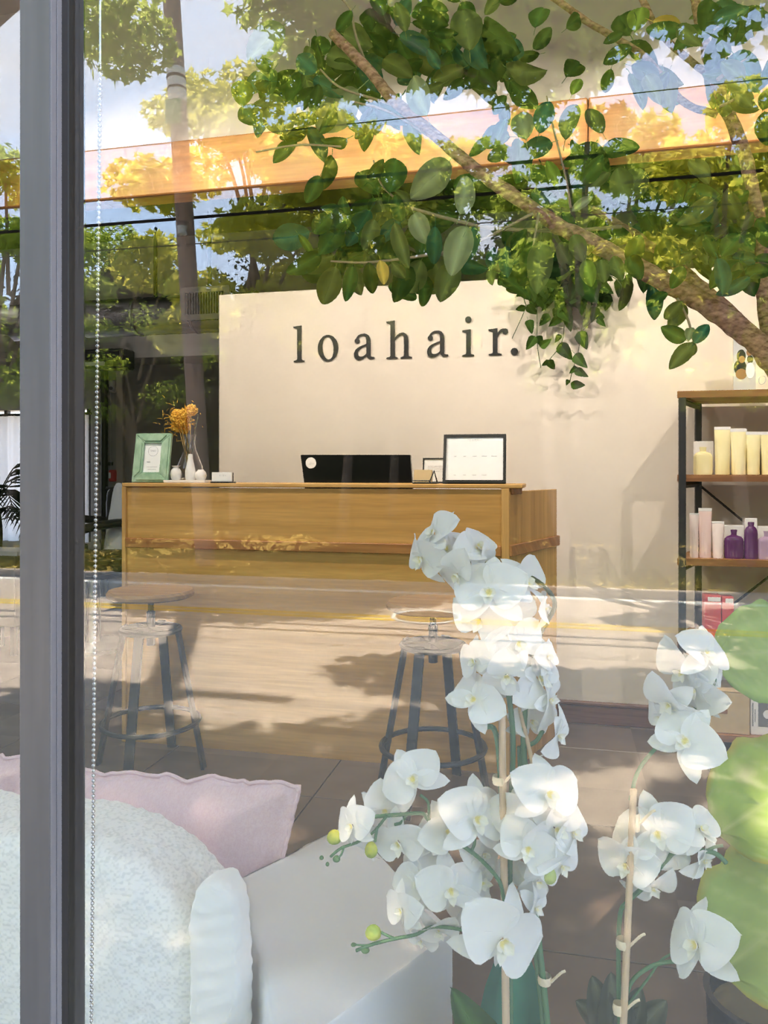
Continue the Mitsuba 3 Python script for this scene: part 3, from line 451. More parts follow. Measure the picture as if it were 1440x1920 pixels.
# ================================================================ the back room on the left
def rear(px0, py0, px1, py1, y, dep, b=.003):
    A, C = P(px0, py0, y), P(px1, py1, y); return cbox((A[0], y, min(A[2], C[2])), (C[0], y + dep, max(A[2], C[2])), b)
du = thing('ventilation_duct', 'round spiral metal duct running under the dark ceiling', 'duct'); yd = 4.2
zc, rr = P(280, 585, yd)[2], 36 * mpp(280, yd); xd0, xd1 = XL + .02, P(470, 580, yd)[0]
for i in range(9):
    a = xd0 + i * (xd1 - xd0) / 9; b = a + (xd1 - xd0) / 9
    part(du, 'segment', moved(lathe([(rr, a), (rr, b - .03), (rr * 1.05, b - .022), (rr * 1.05, b - .006), (rr, b)], 32), frame([0, yd + rr, zc], [0, 1, 0], [0, 0, 1], [1, 0, 0])), 'm_duct', 30)
    if i % 3 == 1: part(du, 'hanger', cbox((a + .1, yd + rr - .01, zc + rr), (a + .12, yd + rr + .01, 2.925)), 'm_black')
vg = thing('vent_grille', 'white framed air vent with vertical slats beside the partition top', 'air vent'); yv = 4.02; A, C = P(340, 541, yv), P(432, 597, yv)
fr_ = sbox(A[0], C[2], C[0], A[2]); fw = .035
part(vg, 'frame', extr(fr_.difference(fr_.buffer(-fw, join_style=2)), .02, frame([0, yv, 0], [1, 0, 0], [0, 0, 1], [0, -1, 0])), 'm_white')
part(vg, 'plenum', cbox((A[0] + .02, yv + .004, C[2] + .02), (C[0] - .02, yv + .12, A[2] - .02)), 'm_black')
part(vg, 'hanger', cbox(((A[0] + C[0]) / 2 - .01, yv + .05, A[2] - .03), ((A[0] + C[0]) / 2 + .01, yv + .07, 2.925)), 'm_black')
ns = 15
for i in range(ns):
    x = A[0] + fw + (C[0] - A[0] - 2 * fw) * (i + .5) / ns; part(vg, 'slat', moved(cbox((-.003, -.012, C[2] + fw), (.003, .012, A[2] - fw)), TR(x, yv - .008, 0) @ RZ(.5)), 'm_white')
one('beam_rear', cbox((XL, 4.55, 2.44), (XR, 4.72, 2.92), .004), 'm_soffit', 'pale beam under the dark ceiling of the back room', kind='structure')
one('wall_soffit', rear(40, 628, 700, 655, 5.1, .4), 'm_grey_wall', 'grey soffit along the top of the rear wall', kind='structure')
ac = thing('air_conditioner', 'dark boxy air conditioner fixed high on the rear wall', 'air conditioner'); 
part(ac, 'housing', rear(120, 657, 231, 689, 4.9, .18, .01), 'm_black'); part(ac, 'louvre', rear(126, 680, 195, 685, 4.885, .02), 'm_ceramic', label='pale louvre strip'); part(ac, 'panel', rear(150, 661, 222, 676, 4.892, .01), 'm_vinyl')
cp = thing('conduit_pipe', 'dark vertical pipe on the grey rear wall', 'pipe'); a = P(191, 800, 5.4); part(cp, 'tube', tube([[a[0], 5.44, .02], [a[0], 5.44, 2.05]], .032, 14), 'm_black', 40)
for z in (.5, 1.2, 1.9): part(cp, 'bracket', cbox((a[0] - .05, 5.44, z), (a[0] + .05, 5.5, z + .03)), 'm_black')
one('door_casing', rear(217, 690, 230, 1040, 5.46, .04), 'm_soffit', 'pale vertical trim strip on the rear wall beside the pipe', 'trim strip')
el = thing('emergency_light', 'small white emergency light box on the rear wall by the pipe', 'emergency light'); part(el, 'case', rear(203, 712, 213, 735, 5.42, .08, .012), 'm_ceramic'); A = P(208, 728, 5.41); part(el, 'lens', trimesh.creation.icosphere(subdivisions=2, radius=.016).apply_translation(A), 'm_ink'); part(el, 'cable', tube([P(208, 735, 5.455), P(208, 884, 5.455)], .004, 6), 'm_ink_pale')
fa = thing('fire_alarm', 'small red fire alarm box on the rear wall below the emergency light', 'fire alarm'); part(fa, 'case', rear(203, 881, 214, 903, 5.42, .08, .008), 'm_red'); part(fa, 'plate', rear(203.5, 886, 207, 897, 5.415, .01), 'm_paper')
cu = thing('sheer_curtain', 'bright white sheer curtain over the rear window', 'curtain')
xs = np.linspace(-6.1, -4.18, 160); V, f_ = [], []
for z in (1.66, .5):
    V.append(np.stack([xs, 5.43 + .025 * np.sin(xs * 42) + .01 * np.sin(xs * 97), np.full(160, z)], 1))
for i in range(159): f_ += [(i, i + 1, 160 + i + 1), (i, 160 + i + 1, 160 + i)]
part(cu, 'cloth', (np.vstack(V), np.array(f_)), 'm_curtain', True); part(cu, 'rod', tube([[-6.15, 5.43, 1.67], [-4.15, 5.43, 1.67]], .012, 8), 'm_black')
wr = thing('window_3', 'bright rear window behind the sheer curtain', kind='structure')
part(wr, 'frame', cat([cbox((x - .02, 5.5, .5), (x + .02, 5.54, 1.72)) for x in (-6.08, -5.6, -5.1, -4.6, -4.22)]), 'm_black'); scene['window_3__pane'] = mikit.ply((np.array([[-6.1, 5.52, .5], [-4.2, 5.52, .5], [-4.2, 5.52, 1.72], [-6.1, 5.52, 1.72]]), np.array([[0, 1, 2], [0, 2, 3]])), 'm_pane')
# salon chair beside the counter
sc = thing('salon_chair', 'black salon chair with padded arms and a pale cloth, left of the counter', 'chair'); yc = 3.6
c = P(188, 1000, yc); u = mpp(190, yc); SCM = TR(c[0] - .12, yc + .1, 0) @ RZ(-.5)
part(sc, 'seat', moved(soft(sbox(-.25, -.25, .25, .25).buffer(-.05).buffer(.05), .14, .035, 6, TR(0, 0, .46)), SCM), 'm_vinyl', True); part(sc, 'backrest', moved(soft(sbox(-.25, .6, .25, 1.0).buffer(-.06).buffer(.06), .09, .035, 6, frame([0, .3, 0], [1, 0, 0], [0, 0, 1], [0, -1, 0])), SCM), 'm_vinyl', True)
for s in (-1, 1): part(sc, 'arm', moved(tube(spline([[s * .3, .25, .80], [s * .31, .0, .82], [s * .31, -.26, .78], [s * .30, -.28, .66], [s * .28, .1, .62]], 6), .028, 10), SCM), 'm_vinyl', True)
part(sc, 'crossbar', moved(tube([[-.33, .28, 1.02], [.33, .28, 1.02]], .016, 8), SCM), 'm_black'); part(sc, 'column', moved(lathe([(0, 0), (.26, 0), (.26, .02), (.05, .04), (.045, .46), (0, .46)], 32), SCM), 'm_chrome', 30)
part(sc, 'cloth', moved(soft(Polygon([(-.02, .5), (.10, .46), (.13, .90), (.05, .93)]), .03, .03, 5, frame([.20, -.02, .05], [.6, .8, 0], [0, 0, 1], [.8, -.6, 0])), SCM), 'm_cloth', True, label='pale folded cloth')
# palm in a planter, far left
pp = thing('potted_palm', 'dark feathery potted palm in front of the bright curtain', 'palm'); yq = 3.9; o = P(-8, 1090, yq); o[2] = 0
part(pp, 'pot', lathe([(0, 0), (.15, 0), (.2, .36), (.21, .38), (.19, .38), (.17, .34), (0, .34)], 28, TR(*o)), 'm_olive', 30); part(pp, 'stem', tube(spline([o + [0, 0, .33], o + [.04, 0, .7], o + [0, 0, .98]], 5), .014, 8), 'm_black')
for i in range(13):
    a = i * 2.4; d = np.array([math.cos(a), math.sin(a) * .7, 0]); h = rng.uniform(.05, .4); b0 = o + [0, 0, rng.uniform(.75, .98)]
    rach = spline([b0, b0 + d * .17 + [0, 0, h * .75], b0 + d * .36 + [0, 0, h * .55], b0 + d * .5 + [0, 0, h * .1 - .05]], 5); fr_ = [tube(rach, .004, 5)]
    for j in range(3, len(rach)):
        t_ = unit(rach[j] - rach[j - 1])
        for s in (-1, 1):
            q = unit(np.cross(t_, [0, 0, 1]) * s + t_ * .7 + np.array([0, 0, -.35])); l = .15; w_ = np.cross(q, t_) * .006
            fr_.append(trimesh.Trimesh([rach[j] - t_ * .006, rach[j] + t_ * .006, rach[j] + q * l * .6 + w_, rach[j] + q * l + [0, 0, -.03]], [[0, 1, 2], [0, 2, 3], [1, 3, 2]], process=False))
    part(pp, 'frond', cat(fr_), 'm_frond')
pl = thing('plant_stand', 'low olive box and dark stand below the palm', 'stand'); A = P(-60, 1000, 3.35); part(pl, 'box', cbox((A[0], 3.35, .18), (P(28, 1000, 3.35)[0], 3.62, P(0, 1042, 3.35)[2]), .006), 'm_olive'); part(pl, 'plate', cbox((A[0], 3.36, P(0, 1042, 3.35)[2]), (P(30, 1000, 3.35)[0], 3.6, P(0, 1034, 3.35)[2])), 'm_paper')
for x in (A[0] + .02, P(28, 1000, 3.35)[0] - .05): 
    for y in (3.37, 3.58): part(pl, 'leg', cbox((x, y, 0), (x + .03, y + .03, .18)), 'm_black')
ps = thing('pendant_lamp', 'wide pale pendant shade hanging under the dark ceiling left of the mullion', 'pendant lamp'); yp_ = 3.9; o = P(-12, 665, yp_); u = mpp(0, yp_)
part(ps, 'shade', lathe([(.03, .14), (.10, .135), (.17, .06), (.185, 0), (.18, 0), (.165, .055), (.098, .128), (.03, .132)], 36, TR(*o)), 'm_soffit', 40); part(ps, 'cord', tube([o + [0, 0, .135], [o[0], o[1], 2.92]], .005, 6), 'm_black'); part(ps, 'bulb', trimesh.creation.icosphere(subdivisions=2, radius=.03).apply_translation(o + [0, 0, .09]), 'm_ceramic', True)
# ================================================================ blind chain
bc = thing('blind_chain', 'silver beaded pull chain hanging inside the display window', 'chain'); y_ = .055
cp0, cp1 = P(188, 120, y_), P(170.5, 1990, y_); n = int(np.linalg.norm(cp1 - cp0) / .0060); sp = trimesh.creation.icosphere(subdivisions=2, radius=.00225)
part(bc, 'beads', cat([moved(sp, TR(*(cp0 + (cp1 - cp0) * i / n))) for i in range(n + 1)]), 'm_chrome', True, kind='stuff'); part(bc, 'cord', tube([cp0, cp1], .0006, 5), 'm_chrome')
bl = thing('roller_blind', 'rolled up white blind above the display window', 'roller blind'); part(bl, 'roll', moved(lathe([(0, 0), (.03, 0), (.03, 2.3), (0, 2.3)], 24), frame([-.5, .075, 2.98], [0, 1, 0], [0, 0, 1], [1, 0, 0])), 'm_white', 40); part(bl, 'drive_cord', tube([cp0, [cp0[0] + .0, y_, 2.97]], .0012, 5), 'm_chrome')
# ================================================================ sofa, pillows, bench
so = thing('sofa', 'white nubby boucle sofa seen from behind at the window, left of the orchids', 'sofa')
YSB = .28; k = mpp(300, YSB)
def outl(pts, y): return Polygon([(P(a, b, y)[0], P(a, b, y)[2]) for a, b in pts])
FRW = lambda y: frame([0, y, 0], [1, 0, 0], [0, 0, 1], [0, -1, 0])
YO_ = YSB + .15
back = [(-420, 1478), (-100, 1478), (60, 1490), (180, 1498), (260, 1510), (345, 1545), (400, 1590), (440, 1640), (458, 1690), (460, 1800), (460, 2260), (-420, 2260)]
part(so, 'back', soft(outl(back, YO_), .17, .02, 9, FRW(YSB + .17), .012, 3, 7.0, lambda v: .0045 * (nnoise(v * 95, 4) + .6 * nnoise(v * 48, 9) - .8)), 'm_boucle', True)
arm = [(400, 1692), (420, 1668), (450, 1662), (474, 1680), (489, 1710), (492, 1760), (494, 2240), (398, 2240)]
part(so, 'arm', soft(outl(arm, YSB + .01), .06, .02, 4, FRW(YSB + .03), .006, 5, 9.0, lambda v: .0008 * np.sin((v[:, 2] * .94 - v[:, 0] * .34 + .012 * nnoise(v * 16, 2)) * 250) + .002 * (nnoise(v * 110, 6) - .5)), 'm_ribbed', True, label='finely ribbed white arm')
Pl, Pr = P(-420, 1700, YSB)[0], P(415, 1700, YSB)[0]
part(so, 'seat_cushion', soft(sbox(Pl + .02, .16, Pr - .16, .36), .5, .03, 5, FRW(YSB + .66)), 'm_boucle', True); part(so, 'base', cbox((Pl + .02, YSB + .03, .0), (Pr - .14, YSB + .64, .17), .01), 'm_boucle')
def pillow(name, c4, y, dep, label, tilt, seed):
    """An inflated cushion with a flat ruffled border, from its four corners in the plane y (top edge first)."""
    n = 44; V, f = [], []; q = [P(a, b, y) for a, b in c4]
    for s in (1, -1):
        for i in range(n + 1):
            for j in range(n + 1):
                u, v = i / n, j / n; p = (1 - u) * (1 - v) * q[0] + u * (1 - v) * q[1] + u * v * q[2] + (1 - u) * v * q[3]
                e = min(u, 1 - u, v, 1 - v); puff = 0 if e < .045 else dep * (1 - (1 - min((e - .045) / .36, 1)) ** 2) ** .6
                ruf = .014 * (nnoise(np.array([u * 13 + seed, v * 11, seed])) + .5 * nnoise(np.array([u * 34, v * 30, seed])) - .75) * max(0, 1 - e / .07)
                w = np.array([0, -s * (puff + .0016) + ruf * 1.5 + .012 * (nnoise(p * 7 + seed) - .5) + tilt * (v - .5), ruf * (1 if v < .1 or v > .9 else 0)]); V.append(p + w)
    m = (n + 1) ** 2
    for s in range(2):
        for i in range(n):
            for j in range(n):
                a, b, c, d = [s * m + x for x in (i * (n + 1) + j, (i + 1) * (n + 1) + j, (i + 1) * (n + 1) + j + 1, i * (n + 1) + j + 1)]; f += [(a, b, c), (a, c, d)] if s else [(a, c, b), (a, d, c)]
    rim = [(i, 0) for i in range(n + 1)] + [(n, j) for j in range(1, n + 1)] + [(i, n) for i in range(n - 1, -1, -1)] + [(0, j) for j in range(n - 1, 0, -1)]
    r_ = [a * (n + 1) + b for a, b in rim]
    for a, b in zip(r_, r_[1:] + r_[:1]): f += [(a, b, m + b), (a, m + b, m + a)]
    t = thing(name, label, 'pillow'); part(t, 'cover', (np.array(V), np.array(f)), 'm_pillow', True)
    ed = [np.array(V[a]) * .5 + np.array(V[m + a]) * .5 for a in r_]; part(t, 'piping', tube(np.array(ed + ed[:1]), .0042, 6, close=False), 'm_pillow', True); return t
pillow('throw_pillow', [(60, 1448), (556, 1480), (520, 1680), (60, 1830)], .62, .05, 'pink linen pillow with a ruffled edge, resting behind the sofa back beside the bench', -.05, 1.3)
pillow('throw_pillow', [(-330, 1390), (28, 1432), (60, 1800), (-330, 1800)], .60, .05, 'pink linen pillow seen through the narrow pane left of the mullion', -.05, 4.1)
zb = .42; cor = [PZ(452, 1640, zb), PZ(655, 1540, zb), PZ(846, 1745, zb)]; d4 = cor[2] + (cor[0] - cor[1]) * 1.25; d5 = cor[0] + (cor[0] - cor[1]) * .15
bp = Polygon([(p[0], p[1]) for p in (cor[0], cor[1], cor[2], d4)])
bn = thing('bench', 'smooth pale grey block bench between the sofa arm and the orchids', 'bench')
part(bn, 'body', soft(bp.buffer(.002), zb, .018, 2, np.eye(4)), 'm_bench', True)
# ================================================================ ficus tree inside the shop
def leafmesh(tone, shape='ovate', rib=1.9, bend=.16, fold=.10, seed=0, petiole=.22):
    """A unit leaf (base at 0, tip at y = 1, face +z, full width 1) with a pale midrib and a petiole; returns mesh and vertex colours."""
    ts = np.array([0, .04, .12, .25, .4, .55, .7, .83, .92, .975, 1.0]); cs = np.array([-1, -.55, -.06, 0, .06, .55, 1.0]); V, C = [], []; r = np.random.default_rng(seed)
    for t in ts:
        if shape == 'ovate': w = .5 * (math.sin(math.pi * t ** .9)) ** .62 if 0 < t < 1 else 0
        elif shape == 'heart': w = .5 * min(1, (t / .18) ** .6) * (1 - t ** 2.2) ** .9 if t < 1 else 0
        for c in cs:
            V.append((w * c, t, fold * abs(c) * w * 2 - bend * t * t + .02 * math.sin(t * 9 + c * 2 + seed)))
            g = .85 + .3 * r.random(); C.append(np.array(tone) * (rib if abs(c) < .1 else g))
    n, f = len(cs), []
    for i in range(len(ts) - 1):
        for j in range(n - 1):
            a = i * n + j; f += [(a, a + 1, a + n + 1), (a, a + n + 1, a + n)]
    if petiole:
        m = len(V); tb_ = tube([[0, -petiole, -.05], [0, -petiole * .5, -.012], [0, .01, .0]], .011, 4); V += list(tb_.vertices); f += [tuple(x + m for x in q) for q in tb_.faces]; C += [np.array(tone) * rib] * len(tb_.vertices)
    return (np.array(V), np.array(f)), np.clip(np.array(C), 0, 1)
TONES = dict(dark=(.018, .042, .012), mid=(.034, .082, .02), olive=(.088, .115, .038), teal=(.026, .095, .055), pale=(.19, .23, .12), lime=(.13, .20, .032), yellow=(.56, .38, .08))
def leafdict(tone, mat='m_leaf', **k):
    m, c = leafmesh(TONES[tone], **k); return mikit.ply(m, mat, smooth=True, color=c)
LF = {k: leafdict(k, seed=i) for i, k in enumerate(TONES)}
FICUS_REST = []
def leaf_px(parent, x0, y0, x1, y1, y, wr, shape, turn=0., dy=0., name='leaf', maxw=None, label=None):
    """A leaf from the base pixel to the tip pixel at depth y; turn rolls its face about the midrib."""
    a, b = P(x0, y0, y), P(x1, y1, y + dy); ax = b - a; L = np.linalg.norm(ax); ax /= L; v = unit(CAM - a); n = unit(v - ax * (v @ ax)); s = np.cross(ax, n)
    n2 = n * math.cos(turn) + s * math.sin(turn); s2 = np.cross(ax, n2)
    M = np.eye(4); M[:3, 0], M[:3, 1], M[:3, 2], M[:3, 3] = s2 * L * wr, ax * L, n2 * L, a
    if parent == 'ficus_tree' and count.get('ficus_tree__leaf', 0) >= 300: FICUS_REST.append((shape, M)); return None
    return put(parent, name, shape, M, label)
ft = thing('ficus_tree', 'large-leaved potted ficus tree reaching in from beside the product shelf over the counter', 'tree')
YT = 1.05
def bough(pts, y0, y1, name='branch', mat='m_bark', sides=10, rough=.35):
    n = len(pts); ys = np.linspace(y0, y1, n); p = np.array([P(a[0], a[1], y) for a, y in zip(pts, ys)]); r = np.array([a[2] * mpp(a[0], y) for a, y in zip(pts, ys)])
    sp_ = spline(p, 8); rr_ = np.interp(np.linspace(0, n - 1, len(sp_)), range(n), r); part(ft, name, tube(sp_, rr_, sides, rough, 3), mat, True); return sp_
tp = P(1478, 705, 1.15); tk = np.array([P(1640, 1000, 1.3), P(1560, 830, 1.22), tp]); root = np.array([tk[0][0] + .06, 1.35, .28])
part(ft, 'trunk', tube(spline([root - [0, 0, .1], root + [0, 0, .3], tk[0], tk[1], tp, P(1440, 664, 1.13)], 8), np.linspace(.04, .03, 41), 12, .3, 5), 'm_bark', True)
part(ft, 'pot', lathe([(0, 0), (.17, 0), (.21, .3), (.22, .33), (.2, .33), (.19, .29), (0, .29)], 32, TR(root[0], root[1], 0)), 'm_black', 30)
bough([(1470, 700, 24), (1420, 645, 21), (1330, 575, 19), (1230, 520, 17), (1140, 470, 15.5), (1050, 425, 15), (1000, 392, 13), (930, 345, 12.5), (870, 300, 11), (800, 240, 10), (740, 190, 10), (690, 130, 9.5), (622, 62, 9)], 1.13, .98, 'bough')
bough([(1380, 600, 15), (1315, 540, 12), (1230, 465, 9), (1165, 425, 8), (1110, 392, 6)], 1.2, 1.22)
bough([(1450, 680, 15), (1432, 560, 13), (1425, 430, 12), (1395, 290, 12), (1345, 160, 12), (1318, 70, 9), (1300, -20, 8)], 1.2, 1.3)
bough([(1165, 425, 4), (1060, 433, 4), (925, 428, 4), (840, 410, 3.6), (770, 390, 3)], 1.15, 1.0, 'twig', 'm_twig', 7, .15)
bough([(1030, -10, 6), (1100, 40, 6), (1160, 75, 6), (1215, 112, 6), (1280, 190, 6), (1345, 215, 7)], 1.3, 1.3); bough([(1340, 150, 6), (1260, 85, 6), (1225, 40, 6), (1195, -20, 6)], 1.3, 1.28)
for q in ([(800, 230, 3), (730, 195, 2.6), (640, 165, 2.2), (600, 130, 2)], [(870, 300, 3), (740, 215, 2.5), (660, 190, 2)], [(690, 130, 3), (668, 70, 2.5), (655, 15, 2), (620, -20, 2)], [(620, 490, 2), (690, 492, 2.5), (790, 480, 3), (880, 460, 3), (1000, 400, 3)], [(1010, 400, 3), (1000, 460, 2), (990, 520, 1.5)], [(760, 390, 2.5), (715, 345, 2), (700, 300, 1.5)], [(1270, 560, 3), (1290, 600, 2.2), (1300, 640, 1.6)], [(1070, 390, 3), (1060, 330, 2.2), (1040, 250, 1.8), (1025, 180, 1.4)], [(640, 275, 2), (560, 272, 2), (480, 285, 1.5)], [(1345, 150, 4), (1370, 130, 3), (1400, 110, 2)], [(1350, 200, 3), (1390, 180, 2)], [(1420, 440, 4), (1380, 460, 3), (1350, 480, 2)]):
    bough([tuple(a) for a in q], 1.04, 1.0, 'twig', 'm_twig', 6, .1)
LEAVES = '''455 200 454 142 .62 lime|507 152 477 172 .5 dark|512 115 474 127 .5 dark|528 252 495 195 .5 olive|533 252 546 187 .55 olive|482 234 450 194 .7 mid|672 168 590 246 .6 pale|598 158 588 210 .5 dark|592 137 556 102 .8 teal|532 48 463 108 .6 pale
622 122 664 128 .5 dark|683 118 712 168 .6 teal|690 62 728 108 .55 dark|800 217 770 140 .62 pale|731 362 745 288 .55 mid|842 302 774 370 .6 pale|862 402 880 326 .55 pale|650 428 640 368 .5 mid|694 394 650 460 .5 teal|703 412 684 466 .6 olive
740 418 763 502 .36 olive|776 400 800 455 .6 pale|816 424 813 499 .42 teal|874 424 844 512 .58 pale|890 425 868 494 .52 teal|630 500 604 574 .58 olive|661 499 650 563 .42 mid|661 499 674 552 .6 olive|690 492 700 552 .5 dark|713 488 722 532 .55 yellow
735 492 760 524 .6 olive|790 488 766 552 .7 olive|816 488 838 550 .7 olive|560 440 590 482 .3 lime|1000 452 984 522 .52 mid|1014 452 1009 546 .5 olive|1026 428 1012 482 .5 olive|1046 456 1078 508 .6 olive|1062 488 1048 528 .7 lime|1098 488 1108 535 .6 lime
1126 486 1136 530 .6 olive|1046 376 991 363 .5 teal|1072 396 1112 366 .4 pale|1046 352 1027 300 .5 lime|925 462 920 510 .45 teal|948 462 950 516 .5 teal|918 505 922 532 .5 olive|1004 52 1019 5 .58 mid|1062 54 1093 26 .55 dark|1000 92 1036 52 .6 dark
1011 250 1030 184 .55 teal|880 95 868 5 .6 olive|813 62 858 64 .4 dark|952 92 894 138 .45 olive|986 262 974 204 .62 pale|1062 145 1092 108 .55 dark|1072 178 1090 143 .5 lime|1060 262 1078 185 .4 olive|1182 66 1157 20 .6 dark|1190 60 1204 5 .6 lime
1168 62 1132 80 .5 dark|1185 88 1128 118 .5 dark|1224 40 1282 62 .6 yellow|1270 50 1310 82 .5 olive|1318 60 1342 -10 .6 dark|1400 60 1440 5 .6 dark|1395 150 1352 112 .6 olive|1400 170 1356 148 .5 olive|1410 200 1376 164 .6 olive|1164 372 1214 316 .75 olive
1180 380 1152 312 .6 olive|1293 386 1266 338 .55 mid|1412 398 1384 432 .6 olive|1388 440 1350 478 .8 mid|1388 440 1412 468 .8 mid|1322 440 1342 480 .5 mid|1252 550 1210 573 .5 mid|1280 565 1244 600 .55 olive|1283 570 1257 614 .6 olive|1286 638 1242 615 .58 mid
1302 644 1328 606 .6 teal|1299 644 1258 688 .48 olive|1290 640 1297 608 .35 pale|1300 640 1292 672 .5 olive|1250 395 1210 340 .6 dark|1240 440 1270 500 .6 dark|1200 440 1180 500 .6 mid|1290 470 1330 420 .55 dark|1100 300 1060 350 .5 mid|1330 330 1290 300 .6 olive
660 20 630 60 .5 mid|720 30 700 -20 .5 mid|760 60 745 0 .55 olive|700 10 735 45 .5 dark|825 130 800 90 .5 teal|870 150 835 185 .5 dark|900 130 930 170 .6 dark|950 180 920 215 .5 mid|1130 250 1100 200 .5 olive|600 330 575 380 .6 mid
690 340 720 300 .5 dark|620 400 585 440 .6 mid|640 430 600 470 .55 mid|720 440 690 480 .5 dark|760 470 740 520 .6 mid|850 350 895 330 .5 mid|960 470 985 430 .5 dark|1075 440 1095 490 .6 olive|1150 480 1165 525 .6 olive|1180 480 1200 520 .6 dark'''
rl = np.random.default_rng(11)
for s in LEAVES.replace('\n', '|').split('|'):
    x0, y0, x1, y1, w, tn = s.split(); leaf_px(ft, float(x0), float(y0), float(x1), float(y1), YT + rl.uniform(-.16, .10), float(w) * 1.0, LF[tn], rl.uniform(-.35, .35), rl.uniform(-.03, .05))
tn = list(TONES)
for cx, cyy, r, n in ((560, 150, 60, 14), (640, 90, 50, 10), (730, 50, 60, 10), (690, 200, 60, 8), (820, 110, 60, 10), (930, 110, 60, 12), (620, 240, 60, 8), (700, 440, 75, 22), (800, 470, 60, 12), (640, 480, 40, 6), (980, 470, 50, 8), (1080, 470, 60, 10), (1120, 330, 70, 14), (1220, 400, 70, 16), (1290, 440, 60, 14), (1190, 130, 45, 7), (1340, 60, 70, 12), (1400, 160, 60, 8), (1390, 480, 55, 12), (1330, 380, 60, 12), (1030, 320, 55, 8), (900, 60, 60, 10), (960, 240, 40, 5)):
    for i in range(int(n * 1.35)):
        x, y = cx + rl.normal(0, r * .6), cyy + rl.normal(0, r * .55); a = rl.uniform(.15, math.pi * 1.0) if rl.random() < .75 else rl.uniform(-1.5, .2); L = rl.uniform(45, 78)
        leaf_px(ft, x, y, x + L * math.cos(a) * rl.choice([-1, 1]), y + L * math.sin(a), YT + rl.uniform(-.05, .35), rl.uniform(.45, .62), LF[rl.choice(['dark', 'dark', 'mid', 'mid', 'mid', 'olive', 'olive', 'teal'])], rl.uniform(-.9, .9), rl.uniform(-.06, .06))
LM = {LF[k]['filename']: leafmesh(TONES[k], seed=i) for i, k in enumerate(TONES)}
if FICUS_REST:
    ms = [(trimesh.transform_points(LM[d['filename']][0][0], M), LM[d['filename']][0][1], LM[d['filename']][1]) for d, M in FICUS_REST]; at = np.cumsum([0] + [len(m[0]) for m in ms])
    part(ft, 'foliage', (np.vstack([m[0] for m in ms]), np.vstack([m[1] + a for m, a in zip(ms, at)])), 'm_leaf', True, kind='stuff', color=np.vstack([m[2] for m in ms]))
# ================================================================ trailing plant on the wall
pt = thing('trailing_plant', 'dark trailing heart-leaved plant hanging from a wall pot to the right of the lettering', 'plant'); yP = 2.76
o = P(1062, 505, 2.75); part(pt, 'wall_pot', lathe([(0, -.10), (.07, -.10), (.095, .05), (.1, .06), (.09, .06), (.08, .03), (0, .03)], 24, TR(o[0], 2.755, o[2])), 'm_black', 30)
TONES.update(pdark=(.016, .032, .009), pmid=(.03, .065, .016), pgreen=(.05, .10, .022))
PF = [leafdict(k, 'm_pothos', shape='heart', seed=20 + i, rib=1.3, fold=.18, petiole=.3) for i, k in enumerate(('pdark', 'pmid', 'pgreen'))]
for q in ([(1040, 510), (1010, 540), (1007, 610), (1008, 650), (1014, 690)], [(1060, 510), (1058, 570), (1058, 610), (1052, 645), (1030, 675)], [(1080, 510), (1098, 570), (1090, 620), (1084, 660), (1072, 700), (1068, 718)], [(1100, 515), (1120, 560), (1110, 600), (1090, 622)], [(1040, 510), (990, 520), (952, 536)], [(1030, 515), (985, 555), (985, 578), (960, 635)], [(1090, 510), (1150, 520), (1180, 560)]):
    part(pt, 'vine', tube(spline([P(a, b, yP - .02 + .01 * i) for i, (a, b) in enumerate(q)], 6), .0017, 5), 'm_stem_dark')
for s in '952 532 972 553 0|962 534 938 533 0|985 574 966 582 0|990 600 998 625 1|988 572 1008 590 0|1028 588 1012 612 1|1052 590 1030 613 2|1058 590 1072 620 1|1003 630 987 656 2|1006 630 1018 650 1|1012 650 1034 636 2|1052 628 1040 642 0|1050 643 1072 676 1|1026 676 1042 693 0|1030 676 1016 686 0|1084 622 1102 655 1|1083 628 1086 645 0|1078 664 1100 690 2|1080 690 1102 708 2|1082 688 1068 700 1|1070 718 1098 724 2|1066 712 1062 722 0|1116 575 1110 604 0|1112 590 1136 595 1|1122 596 1134 612 1|1140 552 1126 575 0|1142 555 1134 584 0|1164 522 1160 558 0|1175 515 1185 530 0'.split('|'):
    x0, y0, x1, y1, k_ = s.split(); leaf_px(pt, float(x0), float(y0), float(x1), float(y1), yP - rl.uniform(0, .05), .68, PF[int(k_)], rl.uniform(-.5, .5), rl.uniform(-.02, .03))
for i in range(120):
    x = rl.uniform(985, 1140); y = 515 + 62 * rl.random() * (1 - abs(x - 1055) / 140) + rl.uniform(-18, 8); L = rl.uniform(24, 36); a = rl.uniform(.6, 2.5)
    leaf_px(pt, x, y, x + L * math.cos(a), y + L * math.sin(a), yP - rl.uniform(-.04, .10), .66, PF[int(rl.choice([0, 0, 1]))], rl.uniform(-.9, .9), rl.uniform(-.03, .03))
